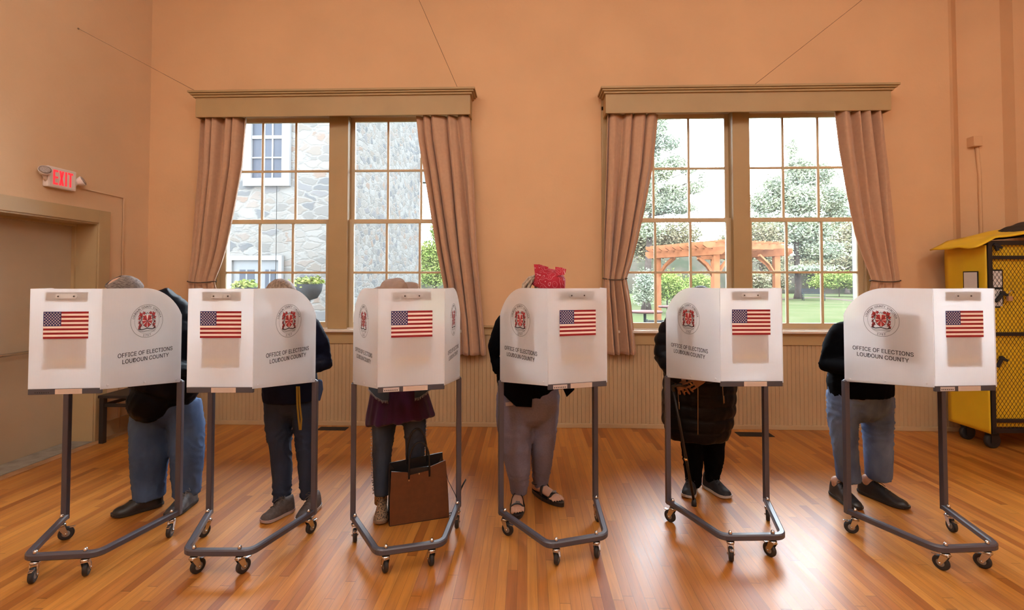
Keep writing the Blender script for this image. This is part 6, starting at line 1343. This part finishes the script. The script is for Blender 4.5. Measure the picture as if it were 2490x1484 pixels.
# ---- brown tote bag on the floor
b0, b1 = V(-0.865, 2.995, 0), V(-0.51, 3.125, 0); dx_ = (b1 - b0); Wd = dx_.length; tb = empty('tote_bag', b0, math.atan2(dx_.y, dx_.x))
bl = mat('brown_leather', (0.125, 0.042, 0.015), 0.45, var=0.10, vscale=30, bump=0.15, bscale=250); bk = mat('black_leather', (0.012, 0.010, 0.010), 0.45)
H0 = 0.355
q = MB(); ov = [(-0.0, 0.006), (Wd, 0.006), (Wd - 0.01, 0.20), (Wd - 0.025, H0 + 0.02), (Wd * 0.66, H0 - 0.012), (Wd * 0.64, H0 - 0.034), (Wd * 0.31, H0 - 0.05), (Wd * 0.29, H0 - 0.03), (0.008, H0 - 0.012), (0.0, 0.18)]
q.prism(ov, (-0.004, 0.004), bl); fpn = q.build('front_panel', tb)
q = MB(); q.prism([(x, z) for x, z in [(0, 0.006), (Wd, 0.006), (Wd - 0.025, H0 + 0.03), (0.005, H0 + 0.0)]], (0.115, 0.123), bk); q.build('back_panel', tb)
q = MB(); q.box((0.0, 0.0, 0.0), (Wd, 0.12, 0.008), bk)
for x0, x1 in ((0.0, 0.005), (Wd - 0.005, Wd)):
    tx = -0.0 if x0 == 0 else -0.028
    q.add([(x0 - 0.004, 0, 0), (x0 - 0.004, 0.12, 0), (x0 + tx, 0.12, H0), (x0 + tx, 0.0, H0), (x0 + tx + (0.03 if x0 == 0 else -0.03), 0.06, H0 - 0.02), (x0 + 0.0, 0.06, 0.1)], [(0, 1, 5), (0, 5, 4, 3), (1, 2, 4, 5)], bk)
q.box((0.01, 0.008, 0.008), (Wd - 0.03, 0.112, H0 - 0.09), bk); q.box((Wd * 0.30, 0.006, H0 - 0.09), (Wd * 0.66, 0.016, H0 - 0.012), bk); q.build('gusset', tb)
for y_, hh in ((0.002, 0.155), (0.118, 0.205)):
    q = MB(); x0, x1 = Wd * 0.31, Wd * 0.655; zb = H0 - 0.07 if y_ < 0.1 else H0 - 0.02
    q.tube([(x0 + (x1 - x0) * (0.5 - 0.5 * math.cos(t)) + 0.0 * t, y_ - 0.008 if y_ < 0.1 else y_, zb + (H0 - zb) * min(1, t / 0.3, (PI - t) / 0.3) + hh * math.sin(t) ** 0.8) for t in [PI * k / 20 for k in range(21)]], 0.0058, bk, seg=10); q.build('handle', tb)
q = MB(); brass = mat('brass_rivet', (0.55, 0.38, 0.18), 0.3, metal=0.9)
for x_, z_ in ((Wd * 0.31, H0 - 0.06), (Wd * 0.31, H0 - 0.08), (Wd * 0.655, H0 - 0.02), (Wd * 0.655, H0 - 0.04), (Wd * 0.48, H0 - 0.045)): q.ball((x_, -0.008, z_), (0.005, 0.003, 0.005), brass, seg=8, rings=6)
q.build('rivet', tb)
Ti = tb.matrix_world.inverted() if False else (Matrix.Translation(b0) @ Matrix.Rotation(math.atan2(dx_.y, dx_.x), 4, 'Z')).inverted()
q = MB(); sp_ = [V(Wd - 0.03, 0.06, H0), Ti @ P(1090, 1170, 3.1), Ti @ P(1108, 1205, 3.02), Ti @ ground(1112, 1225, 0.02), Ti @ ground(1102, 1246, 0.01), Ti @ ground(1088, 1250, 0.008), V(Wd, 0.05, 0.03)]
q.tube(sp_, [(0.010, 0.002)] * len(sp_), bk, seg=6, side=(0, 1, 0)); q.tube([Ti @ ground(1112, 1225, 0.02), Ti @ P(1122, 1186, 3.06), Ti @ P(1133, 1166, 3.06)], [(0.010, 0.002)] * 3, bk, seg=6, side=(0, 1, 0)); q.build('shoulder_strap', tb)
tag(tb, 'brown leather tote bag with black handles standing on the floor', 'bag')
